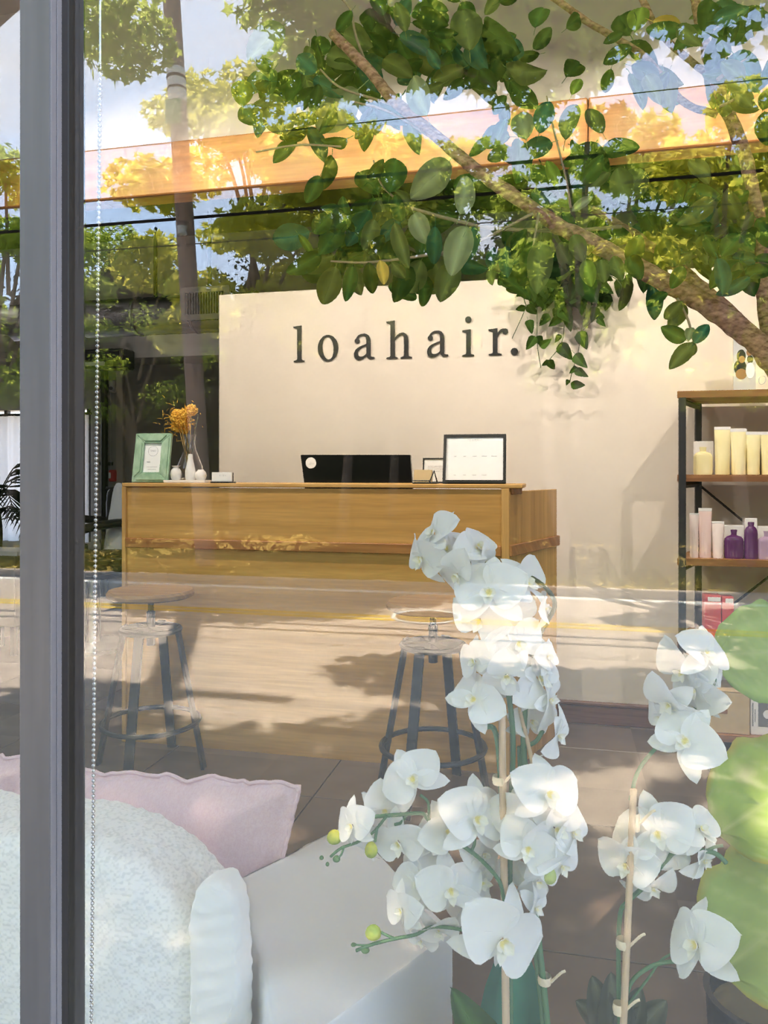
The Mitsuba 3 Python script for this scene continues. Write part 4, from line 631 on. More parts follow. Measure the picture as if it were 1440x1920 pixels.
# ================================================================ fiddle-leaf fig leaves by the window
fg = thing('fiddle_leaf_fig', 'fiddle leaf fig with big bright green leaves at the picture edge beside the orchids', 'plant')
def figleaf(base, tip, y, width, tone, seed, edge=(.45, .40, .04), dy=0.0):
    ts, cs = np.linspace(0, 1, 30), np.linspace(-1, 1, 25); V, C = [], []; r = np.random.default_rng(seed)
    a, b = P(base[0], base[1], y), P(tip[0], tip[1], y + dy); ax = b - a; L = np.linalg.norm(ax); ax /= L; v = unit(CAM - b); n = unit(v - ax * (v @ ax)); s = np.cross(ax, n); W = width * mpp(tip[0], y) / 2
    for t in ts:
        w = (min(1, (t / .07)) ** .5) * (.56 + .44 * math.sin(math.pi * (t - .1) * .9) ** 2 if t > .1 else .56) * (1 - max(0, (t - .72) / .28) ** 2.6) ** .5 if t < 1 else 0
        for c in cs:
            wav = (.035 * math.sin(t * 21 + seed) + .03 * math.sin(t * 37 + c * 3 + seed)) * abs(c) ** 3
            p = a + ax * L * (t + .02 * math.sin(c * 7 + seed) * (t > .9)) + s * W * w * c * (1 + wav) + n * L * (.10 * abs(c) * w - .12 * t * t + .03 * math.sin(t * 14 + 3 * abs(c)) * abs(c) + wav * .35); V.append(p)
            vein = max(math.exp(-(c / .035) ** 2), .75 * max(math.exp(-(((t - tv) - abs(c) * .22) / .011) ** 2) * (abs(c) < .93) for tv in (.08, .2, .33, .46, .59, .71)))
            col = np.array(tone) * (.85 + .3 * nnoise(np.array([t * 9, c * 4, seed]), seed)); e = max(0, (abs(c) - .84) / .16) * (.3 + .9 * nnoise(np.array([t * 14, c, seed]), 3)) if t > .35 else 0
            col = col * (1 - vein * .6) + np.array([.50, .58, .24]) * vein * .6; C.append(np.clip(col * (1 - e) + np.array(edge) * e, 0, 1))
    f = [(i * 25 + j, i * 25 + j + 1, (i + 1) * 25 + j + 1) for i in range(29) for j in range(24)] + [(i * 25 + j, (i + 1) * 25 + j + 1, (i + 1) * 25 + j) for i in range(29) for j in range(24)]
    part(fg, 'leaf', (np.array(V), np.array(f)), 'm_leaf', True, color=np.array(C)); return a
YG = .36
ba = [figleaf((1600, 1215), (1346, 1228), YG + .02, 185, (.36, .50, .15), 1, (.22, .36, .10)), figleaf((1620, 1385), (1352, 1560), YG, 215, (.33, .47, .09), 2, (.50, .38, .04), -.03), figleaf((1640, 1590), (1352, 1822), YG - .03, 270, (.32, .44, .12), 3, (.42, .36, .05), -.04), figleaf((1660, 1760), (1420, 1800), YG + .08, 160, (.45, .56, .10), 4, (.5, .42, .05))]
tx0 = P(1690, 1500, YG + .08); part(fg, 'trunk', tube(spline([[tx0[0], tx0[1], .12], [tx0[0] + .01, tx0[1], .5], [tx0[0] - .01, tx0[1], 1.05]], 6), .013, 8), 'm_twig')
for a in ba: part(fg, 'petiole', tube(spline([[tx0[0], tx0[1], a[2] - .03], (a + [tx0[0], tx0[1], a[2]]) / 2, a], 5), .004, 6), 'm_stem')
pb = P(1432, 1930, .48); 
part(fg, 'pot', lathe([(0, 0), (.10, 0), (.13, .19), (.135, .2), (.12, .2), (.115, .17), (0, .17)], 28, TR(tx0[0], tx0[1], 0)), 'm_white', 30)
bp_ = thing('plant_pot', 'dark round plant pot at the bottom edge beside the fig leaves', 'pot'); o = P(1437, 1866, .55); part(bp_, 'vessel', lathe([(0, 0), (.07, 0), (.088, o[2] - .01), (.092, o[2]), (.082, o[2]), (.078, o[2] - .03), (0, o[2] - .03)], 32, TR(o[0], .55, 0)), 'm_black', 30)
part(bp_, 'soil', lathe([(0, o[2] - .025), (.079, o[2] - .028)], 20, TR(o[0], .55, 0)), 'm_olive')
# ================================================================ orchids
def sheet(fn, nu, nv):
    V = [fn(i / nu, j / nv * 2 - 1) for i in range(nu + 1) for j in range(nv + 1)]; n = nv + 1
    return np.array(V), np.array([q for i in range(nu) for j in range(nv) for q in ((i * n + j, i * n + j + 1, (i + 1) * n + j + 1), (i * n + j, (i + 1) * n + j + 1, (i + 1) * n + j))])
def petal_fn(width, p, cup, back, wav, ph):
    def f(t, c):
        w = width * .5 * max(0., math.sin(math.pi * min(1, .06 + .94 * t) ** p)) ** .6 if t < 1 else 0
        return (w * c, t, cup * (c * w * 2) ** 2 * .5 - back * t * t + .25 * back * t + wav * math.sin(9 * t + 4 * c + ph) * t)
    return f
PET = [mikit.ply(sheet(petal_fn(1.22, .62, .25, .16 + .1 * i, .025, i * 2.), 9, 8), 'm_petal', smooth=True) for i in range(3)]
SEP = [mikit.ply(sheet(petal_fn(.60, .80, .5, .12 + .16 * i, .015, i * 3.), 8, 6), 'm_petal', smooth=True) for i in range(3)]
def lipmesh():
    V, F_, C = [], [], []
    for (ang, ln, wd, up, ci) in ((-math.pi / 2, .34, .26, .16, 0), (-.35, .22, .24, .24, 1), (math.pi + .35, .22, .24, .24, 1), (math.pi / 2, .12, .16, .22, 2)):
        v, f = sheet(petal_fn(wd / ln, .7, .8, -.6, .03, ci), 5, 4); v = v * ln; a = ang - math.pi / 2; x = v[:, 0] * math.cos(a) - v[:, 1] * math.sin(a); y = v[:, 0] * math.sin(a) + v[:, 1] * math.cos(a); m = sum(map(len, V))
        V.append(np.stack([x, y, v[:, 2] + .03 + up * np.clip(np.hypot(x, y) * 2.2, 0, 1)], 1)); F_.append(f + m); r = np.hypot(x, y)
        C.append(np.where((r < .075)[:, None], [.86, .78, .36], [.88, .87, .80]))
    return (np.vstack(V), np.vstack(F_)), np.vstack(C)
lm, lc = lipmesh(); LIP = mikit.ply(lm, 'm_lip', smooth=True, color=lc)
ro = np.random.default_rng(5)
def flower(parent, px, py, size, yaw, pitch, roll, y):
    """One orchid flower facing the window, turned by yaw (to picture right), pitch (up) and roll."""
    k = num(f'{parent}__flower'); s = size * mpp(px, y) * .56; f = unit(-FW * math.cos(yaw) * math.cos(pitch) + RT * math.sin(yaw) * math.cos(pitch) + UP * math.sin(pitch)); u = unit(UP - f * (UP @ f)); r = np.cross(u, f)
    M = frame(P(px, py, y), r, u, f) @ RZ(roll) @ SC(s)
    for a, ln in ((0, .98), (2.18, .95), (-2.18, .95)):
        put(k, 'sepal', SEP[int(ro.integers(3))], M @ RZ(a + ro.normal(0, .08)) @ TR(0, .04, -.03) @ RX(-ro.uniform(-.15, .3)) @ SC(ln))
    for sg in (1, -1): put(k, 'petal', PET[int(ro.integers(3))], M @ RZ(sg * (1.22 + ro.normal(0, .07))) @ TR(0, .03, .015) @ RX(-ro.uniform(-.2, .25)) @ SC(1.0))
    put(k, 'lip', LIP, M)
R_ = math.radians
def spray(parent, s, y):
    for q in s.replace('\n', '|').split('|'):
        a = [float(v) for v in q.split()]; flower(parent, a[0], a[1], a[2], R_(a[3]), R_(a[4]), R_(a[5]), y + (a[6] if len(a) > 6 else 0))
def stems(parent, pts, y, r, name='stem', mat='m_stem', y1=None):
    n = len(pts); part(parent, name, tube(spline([P(a, b, y + ((y1 or y) - y) * i / (n - 1)) for i, (a, b) in enumerate(pts)], 7), r, 7), mat, True)
def tie(parent, px, py, y, w, h=15):
    k = mpp(px, y); c = P(px, py, y); part(parent, 'raffia_tie', lathe([(w * k, -h * k / 2), (w * k + .001, 0), (w * k, h * k / 2)], 14, TR(c[0], c[1], c[2])), 'm_raffia', 30); part(parent, 'tie_end', tube(spline([c + [w * k, -.004, 0], c + [w * k + .012, -.008, .016], c + [w * k + .018, -.008, .02]], 4), .0018, 5), 'm_raffia')
oc = thing('orchid', 'tall white orchid with two staked green spikes in the middle of the display window', 'orchid'); YO = .24
spray(oc, '''815 1000 104 -58 28 10 .02|792 1046 106 -56 -14 -15 .02|895 1028 102 38 44 25 .03|858 1076 100 -50 -34 40|905 1052 76 52 -20 80 .03|838 1030 80 -20 30 30 .03
918 1112 138 -20 20 5 -.02|985 1092 105 40 15 30 .02|900 1162 112 -30 -10 -20|962 1158 118 10 0 60 .02|1022 1142 78 60 5 15 .03|948 1108 100 20 40 0 .04
970 1205 108 15 -5 20|892 1240 92 -60 5 30|950 1265 104 -15 -25 70 -.02|1025 1232 78 55 15 0 .02|890 1312 112 -35 25 -25|1008 1272 122 40 10 40 .02|1028 1312 104 60 -5 80 .03|1045 1378 100 55 -15 35 .01|995 1352 88 30 0 0 .04|930 1300 80 0 10 50 .03''', YO)
spray(oc, '''1028 1488 132 15 15 -8 -.03|975 1530 115 -20 10 15|1040 1552 122 25 -5 50 -.02|990 1590 118 -5 5 -20 -.03|1072 1560 100 45 10 25|1052 1622 98 35 -20 20 -.02|1010 1650 86 0 -20 70 .02|955 1640 70 -30 0 20 .03''', YO)
spray(oc, '''775 1462 118 -20 30 40|662 1548 92 -45 10 20 -.02|722 1518 104 -10 -10 80 .02|748 1578 112 -25 -15 10|800 1565 96 20 -20 65 .02|838 1558 100 10 10 30|892 1536 142 25 20 -10 -.01|690 1592 70 -35 -35 60 .02|905 1600 90 40 -10 0 .02''', YO)
spray(oc, '''755 1706 92 -50 5 15 -.02|790 1652 108 -25 20 50|845 1668 122 0 10 10 -.01|822 1742 92 -10 -40 35|900 1655 98 30 10 75 .02|940 1762 178 18 0 -32 -.05|1002 1702 90 50 -5 40 .01|790 1762 70 -30 -40 0 .03|880 1700 80 10 0 20 .03''', YO)
stems(oc, [(950, 2010), (947, 1800), (946, 1640), (938, 1450), (928, 1370), (905, 1362), (895, 1345)], YO + .012, .0036); stems(oc, [(958, 2010), (956, 1600), (962, 1400), (955, 1310), (948, 1275), (940, 1240)], YO + .02, .0036); stems(oc, [(958, 1320), (985, 1255), (1015, 1185), (1040, 1130), (1000, 1085), (920, 1060), (840, 1045)], YO + .03, .003, 'stem', 'm_stem_dark')
stems(oc, [(1035, 2010), (1020, 1850), (1003, 1690), (990, 1500), (982, 1400), (985, 1310)], YO + .03, .004); stems(oc, [(1028, 2010), (1012, 1850), (996, 1690), (980, 1500), (975, 1400)], YO + .035, .004); stems(oc, [(985, 1400), (1005, 1390), (1018, 1370)], YO + .03, .003)
stems(oc, [(946, 1690), (935, 1650), (900, 1610), (860, 1580), (805, 1538), (790, 1525), (740, 1528), (690, 1532)], YO, .0026, 'spike'); stems(oc, [(725, 1530), (700, 1560), (672, 1578), (640, 1590), (620, 1606)], YO - .01, .0019, 'spike'); stems(oc, [(804, 1538), (803, 1505), (788, 1490)], YO, .002, 'pedicel'); stems(oc, [(845, 1570), (815, 1570), (800, 1560)], YO, .002, 'pedicel'); stems(oc, [(707, 1552), (703, 1578)], YO - .01, .002, 'pedicel'); stems(oc, [(762, 1528), (752, 1542), (740, 1546)], YO, .002, 'pedicel'); stems(oc, [(884, 1597), (890, 1575), (876, 1548)], YO, .002, 'pedicel'); stems(oc, [(645, 1588), (640, 1602), (634, 1608)], YO - .01, .0014, 'pedicel')
stems(oc, [(900, 1770), (878, 1752), (860, 1742), (810, 1738), (780, 1752), (740, 1760), (700, 1770), (668, 1782)], YO - .01, .0022, 'spike'); stems(oc, [(880, 1752), (886, 1730), (882, 1708)], YO - .01, .0022, 'pedicel'); stems(oc, [(740, 1760), (722, 1752), (715, 1748)], YO - .01, .0018, 'pedicel'); stems(oc, [(690, 1772), (676, 1772), (664, 1771)], YO - .01, .0012, 'pedicel')
def bud(px, py, rx, ry, y, c0, c1):
    k = mpp(px, y); s = trimesh.creation.icosphere(subdivisions=3, radius=1.0); v = np.array(s.vertices); w = np.clip(v[:, 2] * .5 + .5 + .3 * (nnoise(v * 2 + px) - .5), 0, 1)[:, None]; col = np.array(c0) * w + np.array(c1) * (1 - w)
    sc_ = np.stack([rx * (1 - .12 * v[:, 2]), rx * (1 - .12 * v[:, 2]), np.full(len(v), ry)], 1) * k; part(oc, 'bud', (v * sc_ + P(px, py, y), np.array(s.faces)), 'm_bud', True, color=col)
YE, GR, DG = (.62, .58, .06), (.20, .33, .05), (.08, .16, .06)
bud(627, 1569, 14, 13, YO - .01, YE, GR); bud(696, 1593, 12, 15, YO - .01, YE, GR); bud(700, 1748, 15, 13, YO - .01, GR, (.60, .60, .08)); bud(1030, 1641, 13, 16, YO - .03, (.34, .42, .14), (.42, .50, .16)); bud(631, 1610, 7, 6, YO - .01, DG, DG); bud(603, 1608, 4, 4, YO - .01, DG, DG); bud(614, 1620, 3.5, 4, YO - .01, DG, DG); bud(685, 1781, 8, 5, YO - .01, DG, DG); bud(663, 1771, 5, 3, YO - .01, DG, DG)
def stake(parent, x0, y0, x1, y1, y, w): k = mpp(x0, y); part(parent, 'bamboo_stake', tube([P(x0, y0, y), P(x0 * .5 + x1 * .5, y0 * .5 + y1 * .5, y), P(x1, y1, y)], [w * k, w * k * .95, w * k * .9], 8), 'm_bamboo', True)
stake(oc, 950, 2010, 941, 1332, YO + .004, 7.5); stake(oc, 1010, 1480, 972, 1318, YO + .028, 4.5)
tie(oc, 936, 1462, YO + .006, 12); tie(oc, 995, 1640, YO + .032, 11, 18); tie(oc, 1021, 1836, YO + .032, 12); tie(oc, 968, 1312, YO + .028, 8, 12)
def strapleaf(parent, base, tip, y, w, tone, dy=0.): leaf_px(parent, *base, *tip, y, w, leafdict(tone, seed=31, bend=.3, petiole=0), .15, dy)
TONES['orch'] = (.04, .15, .10); strapleaf(oc, (945, 2040), (972, 1795), YO + .05, .50, 'orch'); strapleaf(oc, (960, 2060), (880, 1900), YO + .02, .4, 'mid', -.05)
o = P(975, 2000, YO + .02); zp = .30
part(oc, 'pot', lathe([(0, 0), (.085, 0), (.10, zp - .02), (.105, zp), (.093, zp), (.09, zp - .04), (0, zp - .04)], 36, TR(o[0], o[1], 0)), 'm_ceramic', 30); part(oc, 'moss', lathe([(0, zp + .0), (.05, zp - .008), (.09, zp - .03)], 24, TR(o[0], o[1], 0)), 'm_olive', True)
o2 = thing('orchid', 'white orchid on a single bamboo stake between the fig leaves and the tall orchid', 'orchid'); YQ = .27
spray(o2, '''1322 1228 112 25 35 -20|1282 1258 122 -58 -22 -50 .02|1305 1292 118 -66 -18 -40 .01|1258 1318 122 -62 -28 -50|1300 1325 96 -50 -30 40 .03|1285 1390 130 -28 25 -35 -.03|1330 1275 92 58 15 10 .03|1240 1345 84 -70 -15 0 .02''', YQ)
spray(o2, '''1232 1562 138 -15 10 20|1175 1620 112 -40 -5 -10|1222 1662 100 10 -35 40 .02|1268 1578 104 20 15 70 .02|1312 1555 96 30 40 10 .01|1318 1612 90 40 -20 50 .02|1190 1590 100 -50 20 0 .03''', YQ)
spray(o2, '1308 1772 150 -70 20 25 -.02', YQ)
stems(o2, [(1166, 2010), (1160, 1850), (1162, 1720), (1178, 1690), (1215, 1655), (1250, 1612), (1270, 1596), (1320, 1595), (1345, 1602), (1362, 1618)], YQ + .012, .003); stems(o2, [(1325, 1596), (1340, 1588), (1356, 1585)], YQ + .012, .002, 'pedicel'); stems(o2, [(1168, 1890), (1185, 1840), (1220, 1812), (1255, 1803), (1278, 1803)], YQ, .0026); stems(o2, [(1172, 1890), (1215, 1835), (1240, 1800), (1272, 1782)], YQ + .01, .0016, 'pedicel'); stems(o2, [(1182, 1500), (1200, 1440), (1260, 1370), (1330, 1300), (1345, 1240)], YQ + .03, .0026)
stake(o2, 1166, 1990, 1188, 1480, YQ - .004, 7.0); tie(o2, 1190, 1540, YQ, 9, 34); tie(o2, 1168, 1768, YQ, 12, 16); tie(o2, 1160, 1890, YQ, 10, 20)
o = P(1160, 1960, YQ + .02); zq = .34
part(o2, 'pot', lathe([(0, 0), (.075, 0), (.088, zq - .02), (.092, zq), (.082, zq), (.08, zq - .04), (0, zq - .04)], 36, TR(o[0], o[1], 0)), 'm_ceramic', 30)
TONES['mossy'] = (.075, .085, .06)
for b, t in (((1170, 1950), (1090, 1880)), ((1165, 1960), (1200, 1868)), ((1170, 1960), (1245, 1888)), ((1150, 1970), (1120, 1850)), ((1160, 1970), (1152, 1846))): strapleaf(o2, b, t, YQ + .03, .55, 'mossy')
part(o2, 'moss', lathe([(0, zq + .045), (.04, zq + .035), (.07, zq + .01), (.082, zq - .03)], 24, TR(o[0], o[1], 0)), 'm_olive', True)
# ================================================================ the street behind the viewer, seen mirrored in the pane
YR0, YR1 = -4.4, -12.0
one('sidewalk', cat([cbox((-60, YR0, ZR - .3), (60, -.16, ZS)), cbox((-60, YR0 - .15, ZR - .3), (60, YR0, ZS + .01), .01)]), 'm_concrete', 'concrete sidewalk in front of the shop, mirrored in the pane', kind='structure')
one('road', cbox((-70, YR1, ZR - .3), (70, YR0 - .15, ZR)), 'm_asphalt', 'pale asphalt road mirrored across the middle of the pane', kind='structure')
rm = thing('road_marking', 'double yellow centre line on the mirrored road', kind='structure')
for y in (-9.40, -9.62): part(rm, 'yellow_line', cbox((-70, y - .065, ZR), (70, y + .065, ZR + .004)), 'm_paint_yellow')
part(rm, 'white_line', cbox((-70, -11.82, ZR), (70, -11.63, ZR + .004)), 'm_paint_white')
one('curb', cbox((-70, YR1 - .16, ZR - .3), (70, YR1, ZR + .13), .012), 'm_concrete', 'concrete curb along the far side of the mirrored road', kind='structure')
gx, gy = np.meshgrid(np.linspace(-70, 70, 141), np.linspace(-80, YR1 - .16, 60)); gz = ZR + .12 + .012 * (YR1 - gy) + .10 * (nfbm(np.stack([gx * .5, gy * .5, gx * 0], -1), 3) - .5)
V = np.stack([gx, gy, gz], -1).reshape(-1, 3); i, j = np.meshgrid(np.arange(59), np.arange(140), indexing='ij'); a = (i * 141 + j).ravel()
one('ground_verge', (V, np.vstack([np.stack([a, a + 1, a + 142], 1), np.stack([a, a + 142, a + 141], 1)])), 'm_ground', 'dry grassy verge and wooded ground across the road', kind='structure', smooth=True)
def cards(c, nrm, s, shape, r):
    """Leaf blades at the points c: five-lobed stars or pointed ovals."""
    n = len(c); u = np.cross(nrm, r.normal(0, 1, (n, 3))); u /= np.linalg.norm(u, axis=1, keepdims=True) + 1e-9; v = np.cross(nrm, u); s = np.broadcast_to(s, (n,))[:, None]
    if shape == 'star':
        a = np.arange(10) * math.pi / 5; rr = np.where(np.arange(10) % 2 == 0, .5, .24) * np.array([1.15, 1, 1, 1, .85, 1, .85, 1, 1, 1]); pts = np.stack([rr * np.sin(a), rr * np.cos(a)], 1)
    else: pts = np.array([(0, -.5), (.24, -.1), (.2, .25), (0, .55), (-.2, .25), (-.24, -.1)])
    k = len(pts); V = [c - nrm * s * .06] + [c + s * (u * p[0] + v * p[1]) for p in pts]; V = np.stack(V, 1).reshape(-1, 3)
    f = np.array([(0, i + 1, (i + 1) % k + 1) for i in range(k)]); return V, (f[None] + (np.arange(n) * (k + 1))[:, None, None]).reshape(-1, 3)
def foliage(parent, blobs, n, size, mat, shape='star', seed=0):
    r = np.random.default_rng(seed); vol = np.array([b[3] * b[4] * b[5] for b in blobs]) ** .67; pick = r.choice(len(blobs), n, p=vol / vol.sum()); bl = np.array(blobs)[pick]
    d = r.normal(0, 1, (n, 3)); d /= np.linalg.norm(d, axis=1, keepdims=True); c = bl[:, :3] + bl[:, 3:] * d * (r.random(n) ** .4)[:, None]
    nr = d * .5 + r.normal(0, 1, (n, 3)) * .7 + np.array([0, 0, .5]); nr /= np.linalg.norm(nr, axis=1, keepdims=True)
    V, f = cards(c, nr, size * r.uniform(.7, 1.25, n), shape, r); part(parent, 'foliage', (V, f), mat, kind='stuff')
def tree(x, y, h, cw, label, seed, n=5200, mat='m_maple', size=.27, z0=.38, r0=.16, shape='star', spread=1.0, group='trees across the road'):
    r = np.random.default_rng(seed); t = thing('maple_tree', label, 'tree', group); b = np.array([x, y, ZR + .1]); top = b + [r.normal(0, .3), r.normal(0, .3), h * .86]
    part(t, 'trunk', tube(spline([b, b + [r.normal(0, .15), 0, h * .3], (b + top) / 2 + [r.normal(0, .3), 0, h * .1], top], 6), np.linspace(r0, r0 * .25, 19), 9), 'm_trunk', True)
    bl = []
    for i in range(22):
        f = z0 + (1 - z0) * (i + .5) / 22; a = i * 2.4 + seed; w = cw * (math.sin(math.pi * (.16 + .8 * (f - z0) / (1 - z0))) ** .7) * .74 * spread; c = b + [w * math.cos(a), w * math.sin(a), h * f]
        bl.append((*c, cw * r.uniform(.20, .36), cw * r.uniform(.20, .36), cw * r.uniform(.12, .22)))
        if i % 3 == 0: part(t, 'branch', tube(spline([b + (top - b) * max(.25, f - .22), (b + (top - b) * f + c) / 2 + [0, 0, .1], c], 5), np.linspace(r0 * .4, r0 * .08, 11), 6), 'm_trunk', True)
    foliage(t, bl, int(n * 1.15), size, mat, shape, seed + 50); return t
def XV(px, yv): return math.tan(math.atan((px - 720) / F) - TH) * yv     # across the street: x of what is mirrored at that pixel
def TREE(px, y, *a, **k): return tree(XV(px, -y - CY if False else -(y) + -CY), y, *a, **k)
def tr(px, y, h, cw, label, seed, **k): return tree(XV(px, -y + .75), y, h, cw, label, seed, **k)
tr(20, -19.5, 11.0, 3.4, 'sunlit leafy tree mirrored behind the mullion', 1)
tr(255, -22.0, 9.6, 2.9, 'lower feathery tree mirrored left of the utility pole', 2, size=.16, n=4200)
tr(440, -17.5, 11.6, 3.3, 'tall bright yellow-green tree mirrored right of the utility pole', 3, mat='m_maple_gold', n=6500, z0=.46)
tr(640, -19.0, 11.2, 3.1, 'golden-green tree mirrored behind the ficus boughs', 4, mat='m_maple_gold', n=5600, z0=.50)
tr(830, -20.5, 11.0, 2.9, 'green tree mirrored above the shop lettering', 5, n=4600, z0=.50)
tr(735, -21.5, 11.4, 3.0, 'green tree mirrored behind the ficus boughs above the monitor', 12, n=4800, z0=.5)
tr(1068, -13.6, 9.2, 1.5, 'slender dark-trunked tree mirrored above the trailing plant', 6, n=1500, r0=.15, z0=.5)
tr(1180, -19.5, 10.2, 3.2, 'broad green tree mirrored above the product shelf', 7, n=6000)
tr(1400, -15.5, 8.8, 3.0, 'bright tree mirrored at the upper corner over the shelf', 8, mat='m_maple_gold', n=5200)
tr(1600, -18.0, 10.5, 3.4, 'tall tree mirrored beyond the picture edge by the shelf', 9, n=4500); tr(-180, -20.0, 11, 3.4, 'tall tree mirrored beyond the picture edge by the mullion', 10, n=4500)
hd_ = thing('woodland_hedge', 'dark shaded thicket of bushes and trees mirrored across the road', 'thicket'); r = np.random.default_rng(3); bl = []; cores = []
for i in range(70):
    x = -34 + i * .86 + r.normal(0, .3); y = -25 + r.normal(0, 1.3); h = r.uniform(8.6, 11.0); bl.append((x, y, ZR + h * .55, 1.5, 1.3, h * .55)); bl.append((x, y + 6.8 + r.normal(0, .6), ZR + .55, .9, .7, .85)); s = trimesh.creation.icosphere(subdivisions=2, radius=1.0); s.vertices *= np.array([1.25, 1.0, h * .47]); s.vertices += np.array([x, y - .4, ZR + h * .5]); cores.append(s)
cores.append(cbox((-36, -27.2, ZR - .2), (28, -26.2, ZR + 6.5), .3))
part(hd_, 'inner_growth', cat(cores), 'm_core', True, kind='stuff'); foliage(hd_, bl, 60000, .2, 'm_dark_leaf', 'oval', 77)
r = np.random.default_rng(9); c = np.stack([r.uniform(-30, 22, 14000), YR1 - .2 - np.abs(r.normal(0, 2.2, 14000)), np.zeros(14000)], 1); c[:, 2] = ZR + .12 + .012 * (YR1 - c[:, 1]) + r.uniform(.0, .07, 14000)
nr = r.normal(0, 1, (14000, 3)); nr[:, 2] *= .25; nr /= np.linalg.norm(nr, axis=1, keepdims=True); one('grass', cards(c, nr, r.uniform(.08, .2, 14000), 'oval', r), 'm_grass', 'dry sunlit grass along the far curb, mirrored under the counter rail', 'grass', kind='stuff')
# near street tree whose drooping sprays hang over the sidewalk
nt = thing('street_tree', 'large maple street tree overhead whose dark hanging leaves are mirrored at the top', 'tree'); b = np.array([-5.9, -4.3, ZS])
part(nt, 'trunk', tube(spline([b, b + [.1, 0, 2.2], b + [.5, -.1, 4.4], b + [1.4, -.5, 6.8], b + [2.2, -1.0, 8.6]], 7), np.linspace(.24, .10, 29), 12), 'm_trunk', True)
for q in ([(-5.2, -4.4, 4.2), (-4.0, -6.5, 6.9), (-2.6, -9.6, 7.6)], [(-5.0, -4.4, 4.6), (-2.6, -4.4, 7.2), (-.2, -5.0, 7.8)], [(-4.6, -4.7, 6.0), (-3.0, -7.0, 7.9), (-.6, -8.2, 8.0)], [(-4.4, -4.8, 6.4), (-4.6, -2.8, 7.6), (-4.0, -1.6, 8)], [(-4.2, -5.0, 6.6), (-2.2, -3.2, 8.0), (-.6, -2.2, 8.2)], [(-2.6, -9.6, 7.6), (-1.9, -10.6, 7.4), (-1.0, -11.2, 7.1)]):
    part(nt, 'branch', tube(spline(q, 6), np.linspace(.09, .02, 13), 8), 'm_trunk', True)
foliage(nt, [(-4.6, -3.4, 8.2, 1.6, 1.5, .8), (-3.0, -3.2, 8.2, 1.7, 1.5, .8), (-1.4, -3.4, 8.3, 1.6, 1.5, .8), (-4.8, -5.4, 8.3, 1.6, 1.5, .8), (-3.1, -5.4, 8.4, 1.6, 1.5, .8), (-1.5, -5.5, 8.4, 1.6, 1.5, .8), (-4.4, -7.6, 8.6, 1.5, 1.5, .7), (-2.8, -7.7, 8.7, 1.5, 1.5, .7), (-1.2, -7.6, 8.7, 1.5, 1.4, .7), (.1, -4.6, 8.3, 1.3, 1.5, .7), (-4.6, -9.3, 9.0, 1.4, 1.2, .7), (-1.4, -9.3, 9.0, 1.4, 1.2, .7), (.2, -9.2, 9.0, 1.4, 1.2, .7), (1.2, -7.5, 8.8, 1.3, 1.3, .7), (1.5, -5.2, 8.5, 1.3, 1.3, .7), (-6.3, -9.3, 9.0, 1.4, 1.3, .7), (-6.3, -7.5, 8.8, 1.4, 1.3, .7), (-6.4, -5.4, 8.4, 1.4, 1.3, .7)], 19000, .23, 'm_maple', 'star', 21)
foliage(nt, [(-2.9, -10.6, 7.75, 1.2, 1.1, .75), (-1.7, -10.9, 7.9, 1.2, 1.1, .8), (-.6, -11.2, 7.6, 1.1, 1.0, .75), (.3, -11.4, 7.9, 1.1, 1.0, .7), (-3.9, -10.4, 8.5, 1.2, 1.0, .6), (-3.4, -12.0, 8.2, 1.3, .9, .6), (-2.2, -12.2, 8.4, 1.3, .9, .6), (-1.0, -12.6, 8.5, 1.2, .8, .6), (-4.4, -12.4, 8.3, 1.0, .8, .5), (-7.1, -10.6, 8.3, 1.0, .9, .6), (-.9, -11.0, 8.3, 1.0, .9, .6), (.3, -11.3, 8.4, 1.0, .9, .6), (1.5, -11.4, 8.5, 1.0, .9, .6), (2.6, -11.3, 8.6, 1.0, .9, .6), (-.6, -10.0, 8.95, 1.1, .9, .5), (.7, -10.0, 8.95, 1.1, .9, .5), (2.0, -10.0, 8.95, 1.1, .9, .5)], 11000, .23, 'm_maple', 'star', 22)
foliage(nt, [(-.25, -5.6, 5.0, .5, .5, .35), (.35, -5.5, 4.85, .5, .5, .4), (.9, -5.8, 4.95, .5, .5, .4), (1.4, -5.9, 4.85, .5, .5, .4)], 420, .17, 'm_maple', 'star', 23)
part(nt, 'branch', tube(spline([(-.2, -5.0, 7.8), (.5, -5.3, 6.6), (.6, -5.6, 5.0)], 6), np.linspace(.03, .012, 13), 6), 'm_trunk', True)
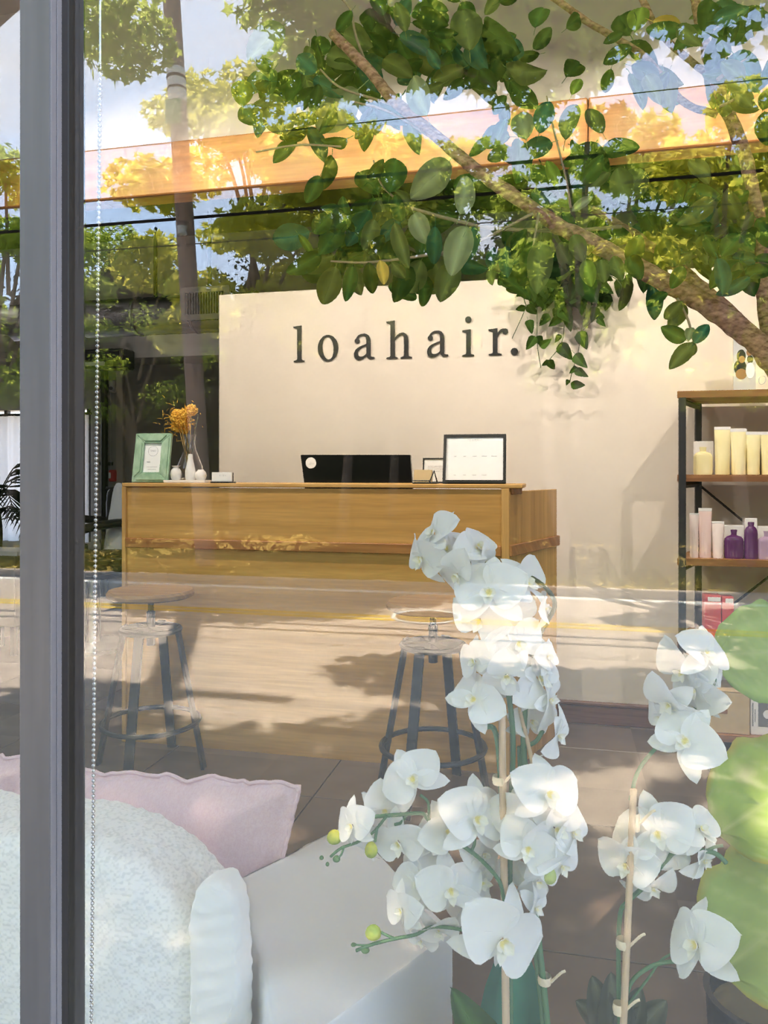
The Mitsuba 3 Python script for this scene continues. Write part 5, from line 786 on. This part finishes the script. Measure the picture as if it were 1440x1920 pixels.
# utility pole and its lines
up_ = thing('utility_pole', 'leaning brown wooden utility pole with white band, mirrored across the street', 'utility pole'); yu = -12.9; yv = -yu + .75
pz = lambda py: CZ + (HOR - py) / F * tt(350, yv + CY)
xb_, xt_ = XV(386, yv), XV(322, yv); zb_, ztp = ZR + .1, 9.6
part(up_, 'pole', tube([[xb_, yu, zb_], [(xb_ + xt_) / 2, yu, (zb_ + pz(0)) / 2], [xt_, yu, pz(0)], [xt_ - .1, yu, ztp + 1.8]], [.185, .175, .165, .16], 16), 'm_pole', True)
px_at = lambda py: np.array([xt_ + (xb_ - xt_) * py / 1088, yu, pz(py)])
part(up_, 'white_band', tube([px_at(128), px_at(190)], .178, 16), 'm_band'); part(up_, 'green_sign', cbox(px_at(237) + [-.19, .15, 0], px_at(192) + [.17, .20, 0], .01), 'm_green_sign'); part(up_, 'strap', tube([px_at(142), px_at(147)], .186, 16), 'm_wire'); part(up_, 'strap', tube([px_at(164), px_at(168)], .186, 16), 'm_wire'); part(up_, 'crossarm', cbox((xt_ - 1.2, yu - .06, 10.9), (xt_ + 1.2, yu + .06, 11.02), .01), 'm_pole')
part(up_, 'insulator', lathe([(0, 0), (.1, 0), (.1, .03), (.07, .05), (.07, .09), (.1, .12), (.1, .15), (0, .15)], 18, TR(*(px_at(447) + [.05, .25, 0]))), 'm_band')
for i, (z, y) in enumerate(((6.62, -13.05), (6.15, -13.15), (5.5, -12.75), (7.6, -13.0))):
    one('power_line', tube(spline([[x, y, z + .35 * ((x + 4) / 30) ** 2] for x in np.linspace(-60, 60, 17)], 3), (.032, .032, .010, .010)[i], 5), 'm_wire', ('upper thick black overhead cable crossing the mirrored trees', 'lower thick black overhead cable crossing the mirrored trees', 'thin lowest overhead line across the mirrored trees', 'thin topmost overhead line across the mirrored trees')[i], 'cable', 'overhead lines along the street')
mh = thing('manhole_cover', 'round iron manhole cover in the mirrored road near the yellow line', 'manhole cover'); yv = 2.0 / (272 / F) ; ym_ = -(yv * .985 - .75); xm = XV(800, -ym_ + .75)
part(mh, 'cover', lathe([(0, 0), (.42, 0), (.42, .012), (.38, .012), (.36, .004), (0, .004)], 36, TR(xm, ym_, ZR)), 'm_trunk'); part(mh, 'rim', lathe([(.43, 0), (.5, 0), (.5, .014), (.43, .014), (.43, 0)], 36, TR(xm, ym_, ZR)), 'm_paint_white')
